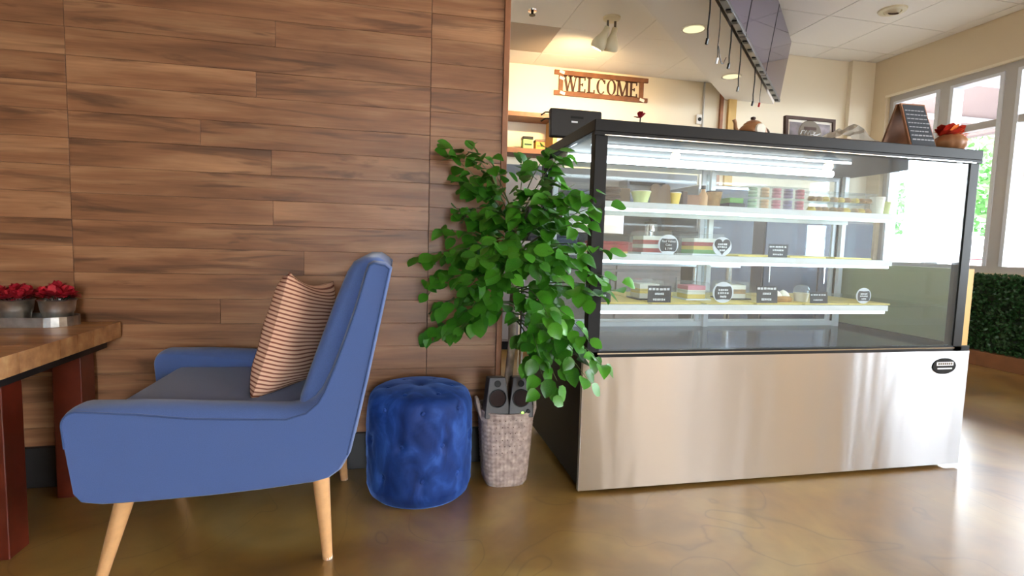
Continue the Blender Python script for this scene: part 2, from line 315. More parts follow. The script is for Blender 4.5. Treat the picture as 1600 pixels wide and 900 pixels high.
M = dict(
 plank=wood_wall(), floor=floor_mat(), steel=steel(), velvet=velvet(), stripe=striped(), butcher=butcher(), weave=weave(),
 blue=fabric('blue_linen', rgb(76, 97, 148)), piping=fabric('blue_piping', rgb(60, 80, 124)),
 backing=plain('wall_backing', rgb(34, 24, 18), 0.9),
 trimwood=plain('stained_trim', rgb(146, 92, 56), 0.45, var=0.18, vscale=14),
 darkbase=plain('black_baseboard', rgb(24, 20, 20), 0.5),
 cream=plain('cream_paint', rgb(238, 226, 202), 0.8, spec=0.2),
 creamwin=plain('beige_paint', rgb(222, 204, 174), 0.8, spec=0.2),
 white=plain('white_paint', rgb(236, 232, 226), 0.7, spec=0.3),
 tile=plain('ceiling_tile', rgb(242, 238, 232), 0.95, spec=0.05, bump=0.25, bscale=260),
 tilegrid=plain('ceiling_grid', rgb(150, 142, 134), 0.6),
 greytile=plain('return_grille', rgb(168, 156, 146), 0.7),
 black=plain('black_metal', rgb(19, 19, 21), 0.5, spec=0.25),
 blackgloss=plain('black_gloss', rgb(17, 17, 19), 0.5, spec=0.25),
 blackplastic=plain('black_plastic', rgb(26, 26, 28), 0.45),
 speaker=plain('speaker_plastic', rgb(66, 64, 66), 0.45),
 cone=plain('speaker_cloth', rgb(62, 48, 46), 0.95),
 chrome=plain('chrome', (0.75, 0.75, 0.76, 1), 0.15, metal=1),
 alu=plain('white_aluminium', rgb(226, 230, 236), 0.35),
 greyframe=plain('grey_window_frame', rgb(196, 192, 188), 0.5),
 galv=plain('galvanised', (0.62, 0.62, 0.6, 1), 0.38, metal=1, var=0.2, vscale=40),
 beech=plain('beech_leg', rgb(214, 164, 112), 0.4, var=0.1, vscale=30),
 mahog=plain('mahogany_stain', rgb(92, 34, 20), 0.3, var=0.2, vscale=18),
 red=plain('red_petals', rgb(168, 16, 36), 0.7, var=0.35, vscale=50),
 redleaf=plain('autumn_red_leaf', rgb(206, 52, 34), 0.6, var=0.3, vscale=60),
 orange=plain('autumn_orange_leaf', rgb(226, 120, 40), 0.6),
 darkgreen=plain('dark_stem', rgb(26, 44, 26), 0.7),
 soil=plain('dark_moss', rgb(40, 34, 26), 0.95, bump=0.6, bscale=80),
 bark=plain('pale_bark', rgb(164, 144, 124), 0.8, var=0.35, vscale=30, bump=0.4, bscale=60),
 twig=plain('green_twig', rgb(86, 104, 56), 0.7),
 leaf=leaf_mat('ficus_leaf', rgb(26, 84, 20), rgb(84, 158, 40), 0.22),
 hedge=leaf_mat('boxwood_leaf', rgb(24, 64, 32), rgb(70, 124, 66), 0.15),
 glass=pane('case_glass', (0.93, 0.97, 0.985, 1), 1.0), frontglass=pane('case_front_glass', (0.93, 0.97, 0.985, 1), 1.3, haze=0.035),
 shelfglass=pane('shelf_glass', (0.93, 0.975, 0.965, 1), 1.0),
 winglass=pane('window_glass', (0.97, 0.98, 0.98, 1), 0.8),
 clear=pane('clear_plastic', (0.93, 0.95, 0.95, 1), 1.2, 0.05, haze=0.06),
 led=glow('led_tube', (0.86, 0.96, 1.0, 1), 9.0), ledsoft=glow('led_strip_and_glint', (0.86, 0.96, 1.0, 1), 4.5),
 lamp=glow('lamp_diffuser', (1.0, 0.88, 0.50, 1), 0.75), bulb=glow('warm_bulb', (1.0, 0.72, 0.36, 1), 14.0),
 fillglow=glow('added_panel_glow', (1.0, 0.93, 0.84, 1), 6.0),
 greenled=glow('green_led', (0.35, 1.0, 0.1, 1), 4.0),
 deck=plain('case_deck', rgb(70, 92, 124), 0.12, metal=0.4),
 shelfedge=plain('white_enamel', rgb(232, 234, 234), 0.4),
 olive=plain('olive_laminate', rgb(196, 190, 140), 0.5), tan=plain('tan_board_edge', rgb(206, 168, 98), 0.6),
 chalk=plain('chalkboard', rgb(48, 54, 62), 0.7), chalkwhite=plain('chalk_white', rgb(226, 228, 230), 0.8), chalkgrey=plain('chalk_smudged', rgb(156, 160, 166), 0.8),
 gold=plain('gold_cake_board', rgb(224, 200, 110), 0.35, var=0.1, vscale=20),
 cakewhite=plain('white_icing', rgb(240, 234, 220), 0.6), cakered=plain('red_sponge', rgb(176, 40, 36), 0.85),
 cakeyel=plain('yellow_sponge', rgb(234, 200, 90), 0.85), cakegrn=plain('green_sponge', rgb(120, 176, 96), 0.85),
 choc=plain('chocolate', rgb(74, 50, 42), 0.7), kraft=plain('kraft_card', rgb(128, 104, 84), 0.85),
 cream2=plain('pale_green_cream', rgb(214, 218, 150), 0.6), pink=plain('pink_macaron', rgb(214, 120, 140), 0.7),
 lilac=plain('lilac_macaron', rgb(146, 130, 172), 0.7), peach=plain('peach_macaron', rgb(230, 180, 130), 0.7), mint=plain('mint_macaron', rgb(180, 208, 172), 0.7),
 cookie=plain('baked_cookie', rgb(176, 132, 76), 0.85, var=0.3, vscale=60),
 signwood=plain('sign_wood', rgb(122, 78, 50), 0.6, var=0.2, vscale=20), letter=plain('sign_letter', rgb(78, 48, 34), 0.6),
 board=plain('rustic_brown', rgb(150, 106, 78), 0.7, var=0.15, vscale=20),
 copper=plain('copper_glaze', rgb(168, 118, 76), 0.35, var=0.15, vscale=20), pewter=plain('pewter', rgb(110, 100, 86), 0.4),
 paper=plain('white_paper', rgb(240, 236, 226), 0.9), tissue=leaf_mat('tissue_paper', rgb(236, 232, 222), rgb(246, 242, 234), 0.5), splash=plain('grey_splashback', rgb(92, 96, 106), 0.4), darkwall=plain('brown_far_wall', rgb(96, 70, 54), 0.8), photo=plain('grey_print', rgb(126, 118, 124), 0.5, var=0.5, vscale=18),
 pumpkin=plain('pumpkin_wood', rgb(160, 112, 74), 0.5, var=0.2, vscale=14),
 cabinet=plain('grey_cabinet', rgb(120, 112, 112), 0.5), counter=plain('counter_stone', rgb(150, 146, 144), 0.25),
 fridge=plain('fridge_steel', (0.5, 0.54, 0.6, 1), 0.35, metal=1), navy=plain('dark_blue_grey', rgb(52, 62, 84), 0.5),
 shelfwood=plain('brown_shelf', rgb(128, 82, 50), 0.5, var=0.15, vscale=10), tangerine=plain('orange_box', rgb(226, 150, 60), 0.6), greenbox=plain('green_box', rgb(150, 186, 110), 0.6),
 screen=plain('tv_screen', rgb(108, 103, 138), 0.05, metal=0.7), tvbezel=plain('dark_bezel', rgb(96, 96, 102), 0.3, metal=0.8), fixture=plain('cream_fixture', rgb(226, 216, 186), 0.4),
 cable=plain('black_cable', rgb(22, 22, 24), 0.5),
 canopy=plain('stucco_canopy', rgb(98, 80, 77), 0.9), pavement=plain('outdoor_concrete', rgb(118, 114, 110), 0.9), asphalt=plain('asphalt', rgb(76, 76, 78), 0.9),
 carred=plain('car_red', rgb(150, 40, 40), 0.3, coat=0.6), carsilver=plain('car_silver', rgb(180, 184, 190), 0.3, coat=0.6), cardark=plain('car_glass', rgb(30, 34, 40), 0.1), tyre=plain('tyre', rgb(24, 24, 24), 0.8),
 treeleaf=leaf_mat('tree_leaf', rgb(40, 92, 36), rgb(96, 150, 70), 0.2), cyan=plain('cyan_plastic', rgb(60, 170, 220), 0.4),
)

# ================================================================== the setting
XW, YB, ZC, YP = 4.9, 4.92, 2.89, 2.13
struct(MB().box(-6.1, 5.08, -6.1, 5.05, -0.1, 0.0).build('floor', M['floor']), 'olive brown stained and polished concrete floor')
# ceiling: plain slab, with real tiles where it can be seen
cl = struct(MB().box(-6.1, 5.08, -6.1, 5.05, ZC+0.004, ZC+0.08).build('ceiling', M['tilegrid']), 'white suspended tile ceiling')
MB().box(-6.0, 1.75, -6.0, 2.1, ZC-0.004, ZC+0.003).build('tile_field', M['tile'], cl)
MB().box(1.755, XW, -6.0, 1.68, ZC-0.004, ZC+0.003).build('tile_field', M['tile'], cl)
xs = [1.725+0.61*k for k in range(7)]; xs = [x for x in xs if x < XW-0.05]+[XW]
ys = [1.70+0.585*k for k in range(6)]; ys = [y for y in ys if y < YB-0.05]+[YB]
for i in range(len(xs)-1):
    for j in range(len(ys)-1):
        if ys[j] > xs[i+1]+1.5: continue
        g = 0.004
        MB().box(xs[i]+g, xs[i+1]-g, ys[j]+g, ys[j+1]-g, ZC-0.006, ZC+0.002).build('ceiling_tile', M['tile'], cl)
# lower ceiling behind the bulkhead
lc = struct(MB().prism([(-0.6, 2.2), (0.48, 2.2), (3.2, 4.92), (-0.6, 4.92)], 'z', 2.534, 2.58).build('ceiling_lowered', M['tilegrid']), 'lower tiled ceiling behind the diagonal bulkhead')
lx = [-0.6, -0.01, 0.60, 1.21, 1.82, 2.43, 3.04]; ly = [2.24, 2.84, 3.44, 4.04, 4.60, 4.92]
for i in range(len(lx)-1):
    for j in range(len(ly)-1):
        if ly[j+1]-0.05 < lx[i]+1.72: continue
        t_ = M['greytile'] if (i, j) == (2, 3) else M['tile']
        MB().box(lx[i]+0.0015, lx[i+1]-0.0015, ly[j]+0.0015, ly[j+1]-0.0015, 2.527, 2.536).build('ceiling_tile', t_, lc)
# diagonal bulkhead with two recessed lamps
sf = struct(MB().prism([(0.41, 2.13), (3.2, 4.92), (3.752, 4.92), (0.962, 2.13)], 'z', 2.383, ZC+0.002).build('ceiling_bulkhead', M['white']), 'white diagonal bulkhead below the ceiling')
# walls
wb = struct(MB().box(-0.6, 5.05, YB, YB+0.12, 0, ZC+0.05).build('wall_back', M['cream']), 'cream painted back wall')
MB().box(4.614, XW, YB-0.05, YB+0.01, 0, ZC).build('wall_jog', M['cream'], wb)
MB().box(3.225, 3.31, YB-0.03, YB+0.01, 0, 2.383).build('corner_strip', M['tan'], wb)
MB().box(3.135, 3.165, YB-0.03, YB+0.01, 0, 2.5).build('door_trim', M['trimwood'], wb)
MB().box(-0.55, 2.93, YB-0.018, YB+0.01, 0.9, 1.62).build('splashback', M['splash'], wb)
MB().tube([(2.955, YB-0.012, 0.9), (2.955, YB-0.012, 2.53)], 0.009, 6).build('conduit_pipe', M['greyframe'], wb)
struct(MB().box(-6.1, -6.0, -6.1, 2.25, 0, ZC+0.05).build('wall_left', M['darkwall']))
struct(MB().box(-0.7, -0.6, 2.2, 5.0, 0, ZC).build('wall_kitchen', M['cream']))
wre = struct(MB().box(-6.1, -0.25, -6.12, -6.0, 0, ZC+0.05).build('wall_rear', M['darkwall']))
MB().box(1.2, 5.05, -6.12, -6.0, 0, ZC+0.05).build('wall_panel', M['cream'], wre)
MB().box(-0.25, 1.2, -6.12, -6.0, 2.35, ZC+0.05).build('wall_panel', M['cream'], wre)
for k in range(1):
    x0 = -0.25+1.45*k; x1 = x0+1.45
    m = MB(); m.box(x0, x0+0.06, -6.10, -6.04, 0, 2.35); m.box(x1-0.06, x1, -6.10, -6.04, 0, 2.35); m.box(x0+0.06, x1-0.06, -6.10, -6.04, 2.28, 2.35); m.box(x0+0.06, x1-0.06, -6.10, -6.04, 0, 0.1)
    dd = struct(m.build('door_%d' % (k+1), M['greyframe']), 'glazed shop door behind the camera')
    MB().box(x0+0.062, x1-0.062, -6.075, -6.067, 0.102, 2.278).build('pane', M['winglass'], dd)
wr = struct(MB().box(XW, 5.08, -6.1, YB+0.1, -0.1, 0.76).build('wall_right', M['creamwin']), 'beige wall around the shop windows')
MB().box(XW, 5.08, -6.1, YB+0.1, 2.5, ZC+0.05).build('wall_panel', M['creamwin'], wr)
MB().box(XW, 5.08, 4.71, YB+0.1, 0.755, 2.505).build('wall_panel', M['creamwin'], wr)
MB().box(XW, 5.08, -6.1, -1.05, 0.755, 2.505).build('wall_panel', M['white'], wr)
MB().box(XW-0.006, XW+0.02, -1.06, 4.72, 2.492, 2.512).build('head_trim', M['cream'], wr)
# posts added out of view to put warm stripes into the steel's reflection
struct(MB().box(4.82, 4.9, -5.5, -5.38, 0, ZC).build('added_post_1', M['tan'], bevel=0.004))
struct(MB().box(4.82, 4.9, -2.16, -2.04, 0, ZC).build('added_post_2', M['tan'], bevel=0.004))
# windows
edges = [4.71, 4.135, 3.585, 2.42, 1.26, 0.10, -1.05]
for k in range(6):
    y1, y0 = edges[k], edges[k+1]; a, b_ = 4.95, 5.03; f = 0.05
    m = MB()
    m.box(a, b_, y1-f, y1, 0.76, 2.5); m.box(a, b_, y0, y0+f, 0.76, 2.5)
    m.box(a, b_, y0+f, y1-f, 2.44, 2.5); m.box(a, b_, y0+f, y1-f, 0.76, 0.82)
    if k != 0: m.box(a, b_, y0+f, y1-f, 2.0, 2.06)
    wd = struct(m.build('window_%d' % (k+1), M['greyframe']), 'tall shop window pane in grey metal frame')
    s = MB()
    for (p0, p1) in ((y1-f-0.030, y1-f), (y0+f, y0+f+0.030)): s.box(a-0.012, b_+0.03, p0, p1, 0.82, 2.44)
    s.box(a-0.012, b_+0.03, y0+f+0.03, y1-f-0.03, 2.415, 2.44)
    s.build('glazing_bead', M['alu'], wd)
    if k != 0:
        MB().box(4.985, 4.993, y0+f+0.002, y1-f-0.002, 2.062, 2.438).build('pane', M['winglass'], wd)
        MB().box(4.985, 4.993, y0+f+0.002, y1-f-0.002, 0.822, 1.998).build('pane', M['winglass'], wd)
    else:
        MB().box(4.985, 4.993, y0+f+0.002, y1-f-0.002, 0.822, 2.438).build('pane', M['winglass'], wd)
# plank wall
wp = struct(MB().box(-6.0, 0.40, YP+0.012, 2.25, 0.0, ZC).build('wall_plank', M['backing']), 'wall clad in brown wood-look laminate planks')
PH = 0.0909; z00 = 1.484-PH*15
mids = {-2: -0.425, 0: -0.491, 2: -0.675, 3: -0.442, 5: -0.437, 7: -0.331, 9: -0.62, 11: -0.40, 13: -0.7}
seams = [-3.499, -2.290, -1.081, 0.128, 0.409]
pmesh = {}
def plank(x0, x1, z0, g0, g1):
    key = (round(x1-x0, 3), g0, g1)
    if key not in pmesh:
        q = MB().box(g0, x1-x0-g1, -0.012, 0.0, 0, PH-0.0007)
        me = bpy.data.meshes.new('plank'); me.from_pydata([tuple(p) for p in q.v], [], q.f); me.materials.append(M['plank'])
        pmesh[key] = me
    o = bpy.data.objects.new('plank', pmesh[key]); col.objects.link(o); o.parent = wp
    mm_ = o.modifiers.new('bevel', 'BEVEL'); mm_.width = 0.0007; mm_.segments = 1
    o.location = Vector((x0, YP+0.0115+random.choice((0, 0.0005, 0.001)), z0)) - WL[wp.name]
zrow = z00
while zrow + PH < 0.14: zrow += PH
while zrow < ZC:
    k = round((1.393-zrow)/PH)       # 0 is the strip below z = 1.484
    for i in range(4):
        x0, x1 = seams[i], seams[i+1]
        cuts = [x0, x1]
        if i == 2:
            if k in mids: cuts = [x0, mids[k], x1]
            elif k < -2 and k % 2 == 0: cuts = [x0, x0+random.choice((0.42, 0.6, 0.75)), x1]
        elif i == 1 and k % 2 == 0: cuts = [x0, x0+random.choice((0.42, 0.6, 0.75)), x1]
        for j in range(len(cuts)-1):
            plank(cuts[j], cuts[j+1], zrow, 0.0009 if j == 0 else 0.0004, 0.0009 if j == len(cuts)-2 else 0.0004)
    zrow += PH
MB().box(-6.0, -3.5, YP, YP+0.011, 0.14, ZC).build('plank_field', M['plank'], wp)
MB().box(0.407, 0.43, YP-0.012, 2.26, 0.0, 2.60).build('end_trim', M['trimwood'], wp, bevel=0.002)
struct(MB().box(-6.0, 0.395, YP-0.014, YP+0.013, 0.0, 0.145).build('baseboard_back', M['darkbase'], bevel=0.003), 'black baseboard below the plank wall')

# ---- bulkhead lamps (two), added ceiling panels that brighten the unseen walls
def downlight(x, y, z, par, e=1):
    m = MB().lathe([(0.083, -0.004), (0.083, 0.004), (0.070, 0.006), (0.070, -0.004)], (x, y, z), 28, caps=False)
    o = m.build('lamp_trim', M['white'], par, smooth=True)
    MB().lathe([(0.0, -0.002), (0.070, -0.001), (0.070, 0.004)], (x, y, z), 28).build('lamp_lens', M['lamp'], par)
    l = bpy.data.lights.new('lamp_light', 'SPOT'); l.energy = 26*e; l.spot_size = 2.2; l.spot_blend = 0.6; l.color = (1, 0.86, 0.62); l.shadow_soft_size = 0.07
    q = bpy.data.objects.new('lamp_light', l); col.objects.link(q); q.location = (x, y, z-0.02)
downlight(1.966, 3.441, 2.381, sf); downlight(2.813, 4.257, 2.381, sf)
def fill_panel(x, y, sx, sy, e):  # panel and lamp added out of view, to brighten walls mirrored in the steel
    MB().box(x-sx/2, x+sx/2, y-sy/2, y+sy/2, ZC-0.012, ZC-0.007).build('added_glow_panel', M['fillglow'], cl)
    l = bpy.data.lights.new('added_fill_light', 'AREA'); l.shape = 'RECTANGLE'; l.size = sx; l.size_y = sy; l.energy = e; l.color = (1, 0.97, 0.94)
    q = bpy.data.objects.new('added_fill_light', l); col.objects.link(q); q.location = (x, y, ZC-0.02)
fill_panel(3.9, -2.3, 0.58, 1.18, 26); fill_panel(3.9, -4.4, 0.58, 1.18, 26)
# recessed eyeball spot in the tiles by the windows
m = thing('eyeball_spot', (3.95, 3.81, ZC-0.006), 'white recessed eyeball spotlight in the ceiling tile by the windows', 'ceiling light')
MB().lathe([(0.105, 0.0), (0.100, -0.012), (0.066, -0.016), (0.060, 0.0)], (3.95, 3.81, ZC-0.006), 28, caps=False).build('trim_ring', M['fixture'], m, smooth=True)
MB().lathe([(0.0, -0.04), (0.025, -0.038), (0.050, -0.024), (0.062, 0.0)], (3.95, 3.81, ZC-0.006), 24).build('eyeball', M['fixture'], m, smooth=True)
MB().lathe([(0.0, -0.002), (0.036, -0.001), (0.038, 0.002)], (0, 0, 0), 20, Matrix.Translation((3.935, 3.785, ZC-0.046)) @ Euler((0.5, -0.3, 0)).to_matrix().to_4x4()).build('lamp_opening', M['choc'], m)
# fire sprinkler in the lowered ceiling
m = thing('fire_sprinkler', (0.924, 3.80, 2.527), 'small dark fire sprinkler on the lowered ceiling', 'sprinkler')
MB().lathe([(0.035, 0), (0.032, -0.008), (0.012, -0.010)], (0.924, 3.80, 2.527), 16).build('cover_plate', M['chrome'], m, smooth=True)
MB().lathe([(0.010, -0.008), (0.008, -0.03), (0.022, -0.032), (0.022, -0.036)], (0.924, 3.80, 2.527), 12).build('nozzle', M['black'], m, smooth=True)

# ---- twin spot fixture with pear-shaped holders
FX = Vector((1.50, 3.76, 2.527))
m = thing('twin_spotlight', FX, 'cream twin spotlight with pear shaped holders before the welcome sign', 'ceiling light')
MB().lathe([(0.062, 0), (0.062, -0.012), (0.045, -0.024), (0.0, -0.024)], FX, 24).build('base_plate', M['fixture'], m, smooth=True)
for s, aim in ((-1, Vector((-0.42, 0.40, -1.0))), (1, Vector((-0.08, 0.40, -1.0)))):
    p0 = FX + Vector((0.028*s, 0, -0.02)); p1 = p0 + Vector((0.004, 0.01, -0.045))
    MB().tube([p0, p0+Vector((0, 0, -0.02)), p1], 0.009, 8).build('arm', M['pewter'], m, smooth=True)
    q = aim.normalized().to_track_quat('Z', 'Y').to_matrix().to_4x4()
    prof = [(0.014, -0.005), (0.020, 0.0), (0.022, 0.035), (0.030, 0.06), (0.046, 0.095), (0.055, 0.125), (0.052, 0.15), (0.040, 0.16), (0.040, 0.155), (0.0, 0.13)]
    h = MB().lathe(prof, p1, 24, q).build('lamp_holder', M['fixture'], m, smooth=True, angle=60)
    bp_ = p1 + aim.normalized()*0.158
    MB().lathe([(0.0, -0.002), (0.036, -0.001), (0.036, 0.001)], bp_, 20, q).build('bulb_face', M['bulb'], h)
    l = bpy.data.lights.new('holder_light', 'SPOT'); l.energy = 55; l.spot_size = 1.9; l.spot_blend = 0.8; l.color = (1, 0.68, 0.34); l.shadow_soft_size = 0.04
    o = bpy.data.objects.new('holder_light', l); col.objects.link(o); o.location = bp_ + aim.normalized()*0.01
    o.rotation_euler = Vector((0.05*s, 0.95, -0.25)).to_track_quat('-Z', 'Y').to_euler()

# ---- screens mounted on the bulkhead
d = Vector((1, 1, 0)).normalized(); n_ = Vector((1, -1, 0)).normalized(); tl = math.radians(7.4)
upv = (Vector((0, 0, 1))*math.cos(tl) + n_*math.sin(tl)); nv = upv.cross(d)     # nv faces away from the room
if nv.dot(n_) > 0: nv = -nv
end = Vector((3.51, 4.53, 2.30)); TVW, TVH = 0.90, 0.535
names = ['far', 'middle', 'near']
for k in range(3):
    c = end - d*((TVW+0.012)*k + TVW/2) + upv*TVH/2
    R_ = Matrix(((d.x, nv.x, upv.x, c.x), (d.y, nv.y, upv.y, c.y), (d.z, nv.z, upv.z, c.z), (0, 0, 0, 1)))
    base = c - upv*TVH/2
    lb = ['wall-mounted dark menu screen closest to the back wall', 'middle wall-mounted dark menu screen of the row on the bulkhead', 'wall-mounted dark menu screen cut off by the top of the picture'][k]
    t = thing('menu_screen', base, lb, 'television', 'menu screens along the bulkhead')
    def B(x0, x1, y0, y1, z0, z1): return MB().box(x0, x1, y0, y1, z0, z1).xf(R_)
    B(-TVW/2, TVW/2, 0.0, 0.045, -TVH/2, TVH/2).build('housing', M['black'], t, bevel=0.004)
    B(-TVW/2+0.008, TVW/2-0.008, -0.002, 0.001, -TVH/2+0.018, TVH/2-0.008).build('screen', M['screen'], t)
    B(-TVW/2, TVW/2, -0.008, 0.035, -TVH/2-0.012, -TVH/2+0.012).build('bottom_bezel', M['tvbezel'], t, bevel=0.003)
    for j in range(5):
        x = -0.36+0.18*j; B(x-0.02, x+0.025, -0.004, 0.025, -TVH/2-0.018, -TVH/2-0.010).build('port', M['black'], t)
    B(-0.12, 0.12, 0.04, 0.14, -0.05, 0.15).build('mount', M['black'], t)
# hanging cables under the screens
cb = [(0.05, 2.30, 0.26, 0), (0.30, 2.30, 0.29, 1), (0.62, 2.31, 0.24, 0), (0.95, 2.31, 0.30, 0), (1.55, 2.33, 0.28, 0), (1.86, 2.33, 0.22, 2)]
cbl = ['thick black cable hanging highest under the menu screens', 'thin cable with pale plug looped under the near menu screen', 'short black cable hanging straight beside the far bulkhead lamp',
       'thin black cable with plug hanging under the middle screen', 'thin cable dangling near the far end of the screens', 'cable with a red plug dangling at the far end of the screens']
st = Vector((1.66, 2.68, 0))
for (s, z0, ln, kd), lb in zip(cb, cbl):
    p = st + d*s - n_*0.05; p.z = z0
    t = thing('hanging_cable', p + Vector((0, 0, -ln)), lb, 'cable', 'cables hanging under the screens')
    pts = [p, p+Vector((0.004, 0.002, -ln*0.4)), p+Vector((-0.004, 0.0, -ln*0.8)), p+Vector((0.0, 0, -ln))]
    MB().tube(pts, 0.0045 if kd == 0 else 0.0025, 6).build('cord', M['cable'], t, smooth=True)
    MB().obox(p+Vector((-0.005, 0, -ln-0.012)), 0.016, 0.012, 0.034, 0.6, 0.2).build('plug', [M['cable'], M['alu'], M['cakered']][kd], t, bevel=0.002)
    if kd == 1:
        MB().tube([p+Vector((0, 0, -ln*0.75))+d*x_ + Vector((0, 0, -0.07*math.sin(x_/0.22*PI))) for x_ in (0, 0.05, 0.1, 0.15, 0.22)], 0.003, 6).build('loop', M['cable'], t, smooth=True)

# ---- WELCOME sign
sx0, sx1, sz0, sz1 = 1.421, 2.355, 2.276, 2.503; yy = YB
t = thing('welcome_sign', ((sx0+sx1)/2, yy, sz0), 'rustic wooden wall sign with cut-out letters reading WELCOME', 'sign')
MB().box(sx0, sx1, yy-0.022, yy, sz1-0.042, sz1).build('rail', M['signwood'], t, bevel=0.003)
MB().box(sx0, sx1, yy-0.022, yy, sz0, sz0+0.042).build('rail', M['signwood'], t, bevel=0.003)
for x in (sx0+0.045, sx1-0.085):
    MB().box(x, x+0.04, yy-0.02, yy, sz0+0.042, sz1-0.042).build('stile', M['signwood'], t, bevel=0.002)
for (x, z) in ((sx0+0.06, sz1-0.02), (sx0+0.07, sz0+0.02), (sx1-0.07, sz0+0.02), (sx0+0.062, sz1-0.075)):
    MB().obox((x+0.01, yy-0.024, z), 0.05, 0.004, 0.026, 0, 0, 0.3).build('paint_scuff', M['paper'], t, bevel=0.001)
lz0, lz1 = sz0+0.044, sz1-0.044; lh = lz1-lz0
def stroke(mb, x0, z0, x1, z1, w_): 
    # slanted bar given in letter space
    mb.prism([(x0-w_/2, z0), (x0+w_/2, z0), (x1+w_/2, z1), (x1-w_/2, z1)], 'y', yy-0.016, yy-0.004)
def bar(mb, x0, x1, z0, z1): mb.prism([(x0, z0), (x1, z0), (x1, z1), (x0, z1)], 'y', yy-0.016, yy-0.004)
def letter(ch, x, wd):
    mb = MB(); z0, z1 = lz0, lz1; T, t2 = 0.019, 0.010; sr = 0.008
    if ch == 'W':
        for a, b2, ww in ((0.08, 0.30, T), (0.52, 0.30, t2), (0.48, 0.72, T), (0.94, 0.72, t2)): stroke(mb, x+wd*b2, z0, x+wd*a, z1, ww)
        for a in (0.08, 0.5, 0.92): bar(mb, x+wd*a-0.02, x+wd*a+0.02, z1-sr, z1)
    elif ch in 'EL':
        bar(mb, x+0.012, x+0.012+T, z0, z1); bar(mb, x, x+wd*0.88, z0, z0+sr)
        bar(mb, x+wd*0.88-0.009, x+wd*0.88, z0, z0+0.032)
        bar(mb, x, x+0.046, z1-sr, z1)
        if ch == 'E':
            bar(mb, x, x+wd*0.86, z1-sr, z1); bar(mb, x+wd*0.86-0.009, x+wd*0.86, z1-0.030, z1)
            bar(mb, x+0.02, x+wd*0.62, (z0+z1)/2-0.004, (z0+z1)/2+0.004); bar(mb, x+wd*0.62-0.008, x+wd*0.62, (z0+z1)/2-0.014, (z0+z1)/2+0.014)
    elif ch in 'CO':
        cx, cz = x+wd*0.5, (z0+z1)/2; a0, a1 = (0, 2*PI) if ch == 'O' else (0.75, 2*PI-0.75); n = 28
        pts = []
        for i in range(n+1):
            a = a0+(a1-a0)*i/n; wv = t2*0.8+(T-t2*0.8)*abs(math.cos(a))
            pts.append(((cx+(wd*0.46)*math.cos(a), cz+lh/2*math.sin(a)), (cx+(wd*0.46-wv)*math.cos(a), cz+(lh/2-wv*0.6)*math.sin(a))))
        for i in range(n):
            mb.prism([pts[i][0], pts[i+1][0], pts[i+1][1], pts[i][1]], 'y', yy-0.016, yy-0.004)
        if ch == 'C': bar(mb, x+wd*0.80, x+wd*0.80+0.009, cz+lh*0.20, cz+lh*0.44)
    elif ch == 'M':
        stroke(mb, x+0.012, z0, x+0.014, z1, t2); stroke(mb, x+wd*0.5, z0, x+0.02, z1, T); stroke(mb, x+wd*0.5, z0, x+wd-0.02, z1, t2); stroke(mb, x+wd-0.016, z0, x+wd-0.018, z1, T)
        for a in (0.012, wd-0.018): bar(mb, x+a-0.02, x+a+0.02, z0, z0+sr); bar(mb, x+a-0.02, x+a+0.02, z1-sr, z1)
    mb.build('letter', M['letter'], t)
x = sx0+0.092
for ch, wd in (('W', 0.128), ('E', 0.092), ('L', 0.088), ('C', 0.098), ('O', 0.098), ('M', 0.122), ('E', 0.094)):
    letter(ch, x, wd); x += wd+0.004
# wall sensor
t = thing('wall_sensor', (2.914, YB, 2.12), 'small white wall sensor with a black eye beside the pipe', 'sensor')
MB().box(2.885, 2.943, YB-0.02, YB, 2.12, 2.21).build('case', M['white'], t, bevel=0.004)
MB().lathe([(0.018, 0), (0.018, 0.008), (0, 0.010)], (2.916, YB-0.02, 2.165), 16, Euler((PI/2, 0, 0)).to_matrix().to_4x4()).build('eye', M['black'], t, smooth=True)

# ---- wall shelf unit left of the sign, with two small boxes
t = thing('wall_shelf', (1.10, YB, 1.66), 'brown wooden open wall shelf behind the ficus', 'shelf')
MB().box(0.80, 1.40, YB-0.24, YB, 2.005, 2.045).build('top_board', M['shelfwood'], t, bevel=0.003)
MB().box(0.80, 1.40, YB-0.24, YB, 1.69, 1.735).build('bottom_board', M['shelfwood'], t, bevel=0.003)
MB().box(1.36, 1.40, YB-0.24, YB, 1.735, 2.005).build('side_board', M['tan'], t, bevel=0.003)
MB().box(0.80, 0.84, YB-0.24, YB, 1.735, 2.005).build('side_board', M['shelfwood'], t, bevel=0.003)
for x0, x1, hh, mm_, lb in ((1.10, 1.19, 0.11, 'greenbox', 'small green tea tin with a dark lid on the wall shelf'), (1.215, 1.30, 0.09, 'tangerine', 'small orange tin beside the green one on the wall shelf')):
    b = thing('tea_tin', ((x0+x1)/2, YB-0.16, 1.735), lb, 'tin')
    MB().box(x0, x1, YB-0.20, YB-0.12, 1.735, 1.735+hh*0.78).build('body', M[mm_], b, bevel=0.004)
    MB().box(x0-0.002, x1+0.002, YB-0.202, YB-0.118, 1.735+hh*0.78, 1.735+hh).build('lid', M['black'] if mm_ == 'greenbox' else M['kraft'], b, bevel=0.004)
    MB().box(x0+0.012, x1-0.012, YB-0.2015, YB-0.199, 1.735+hh*0.30, 1.735+hh*0.42).build('label_band', M['darkgreen'] if mm_ == 'greenbox' else M['board'], b)

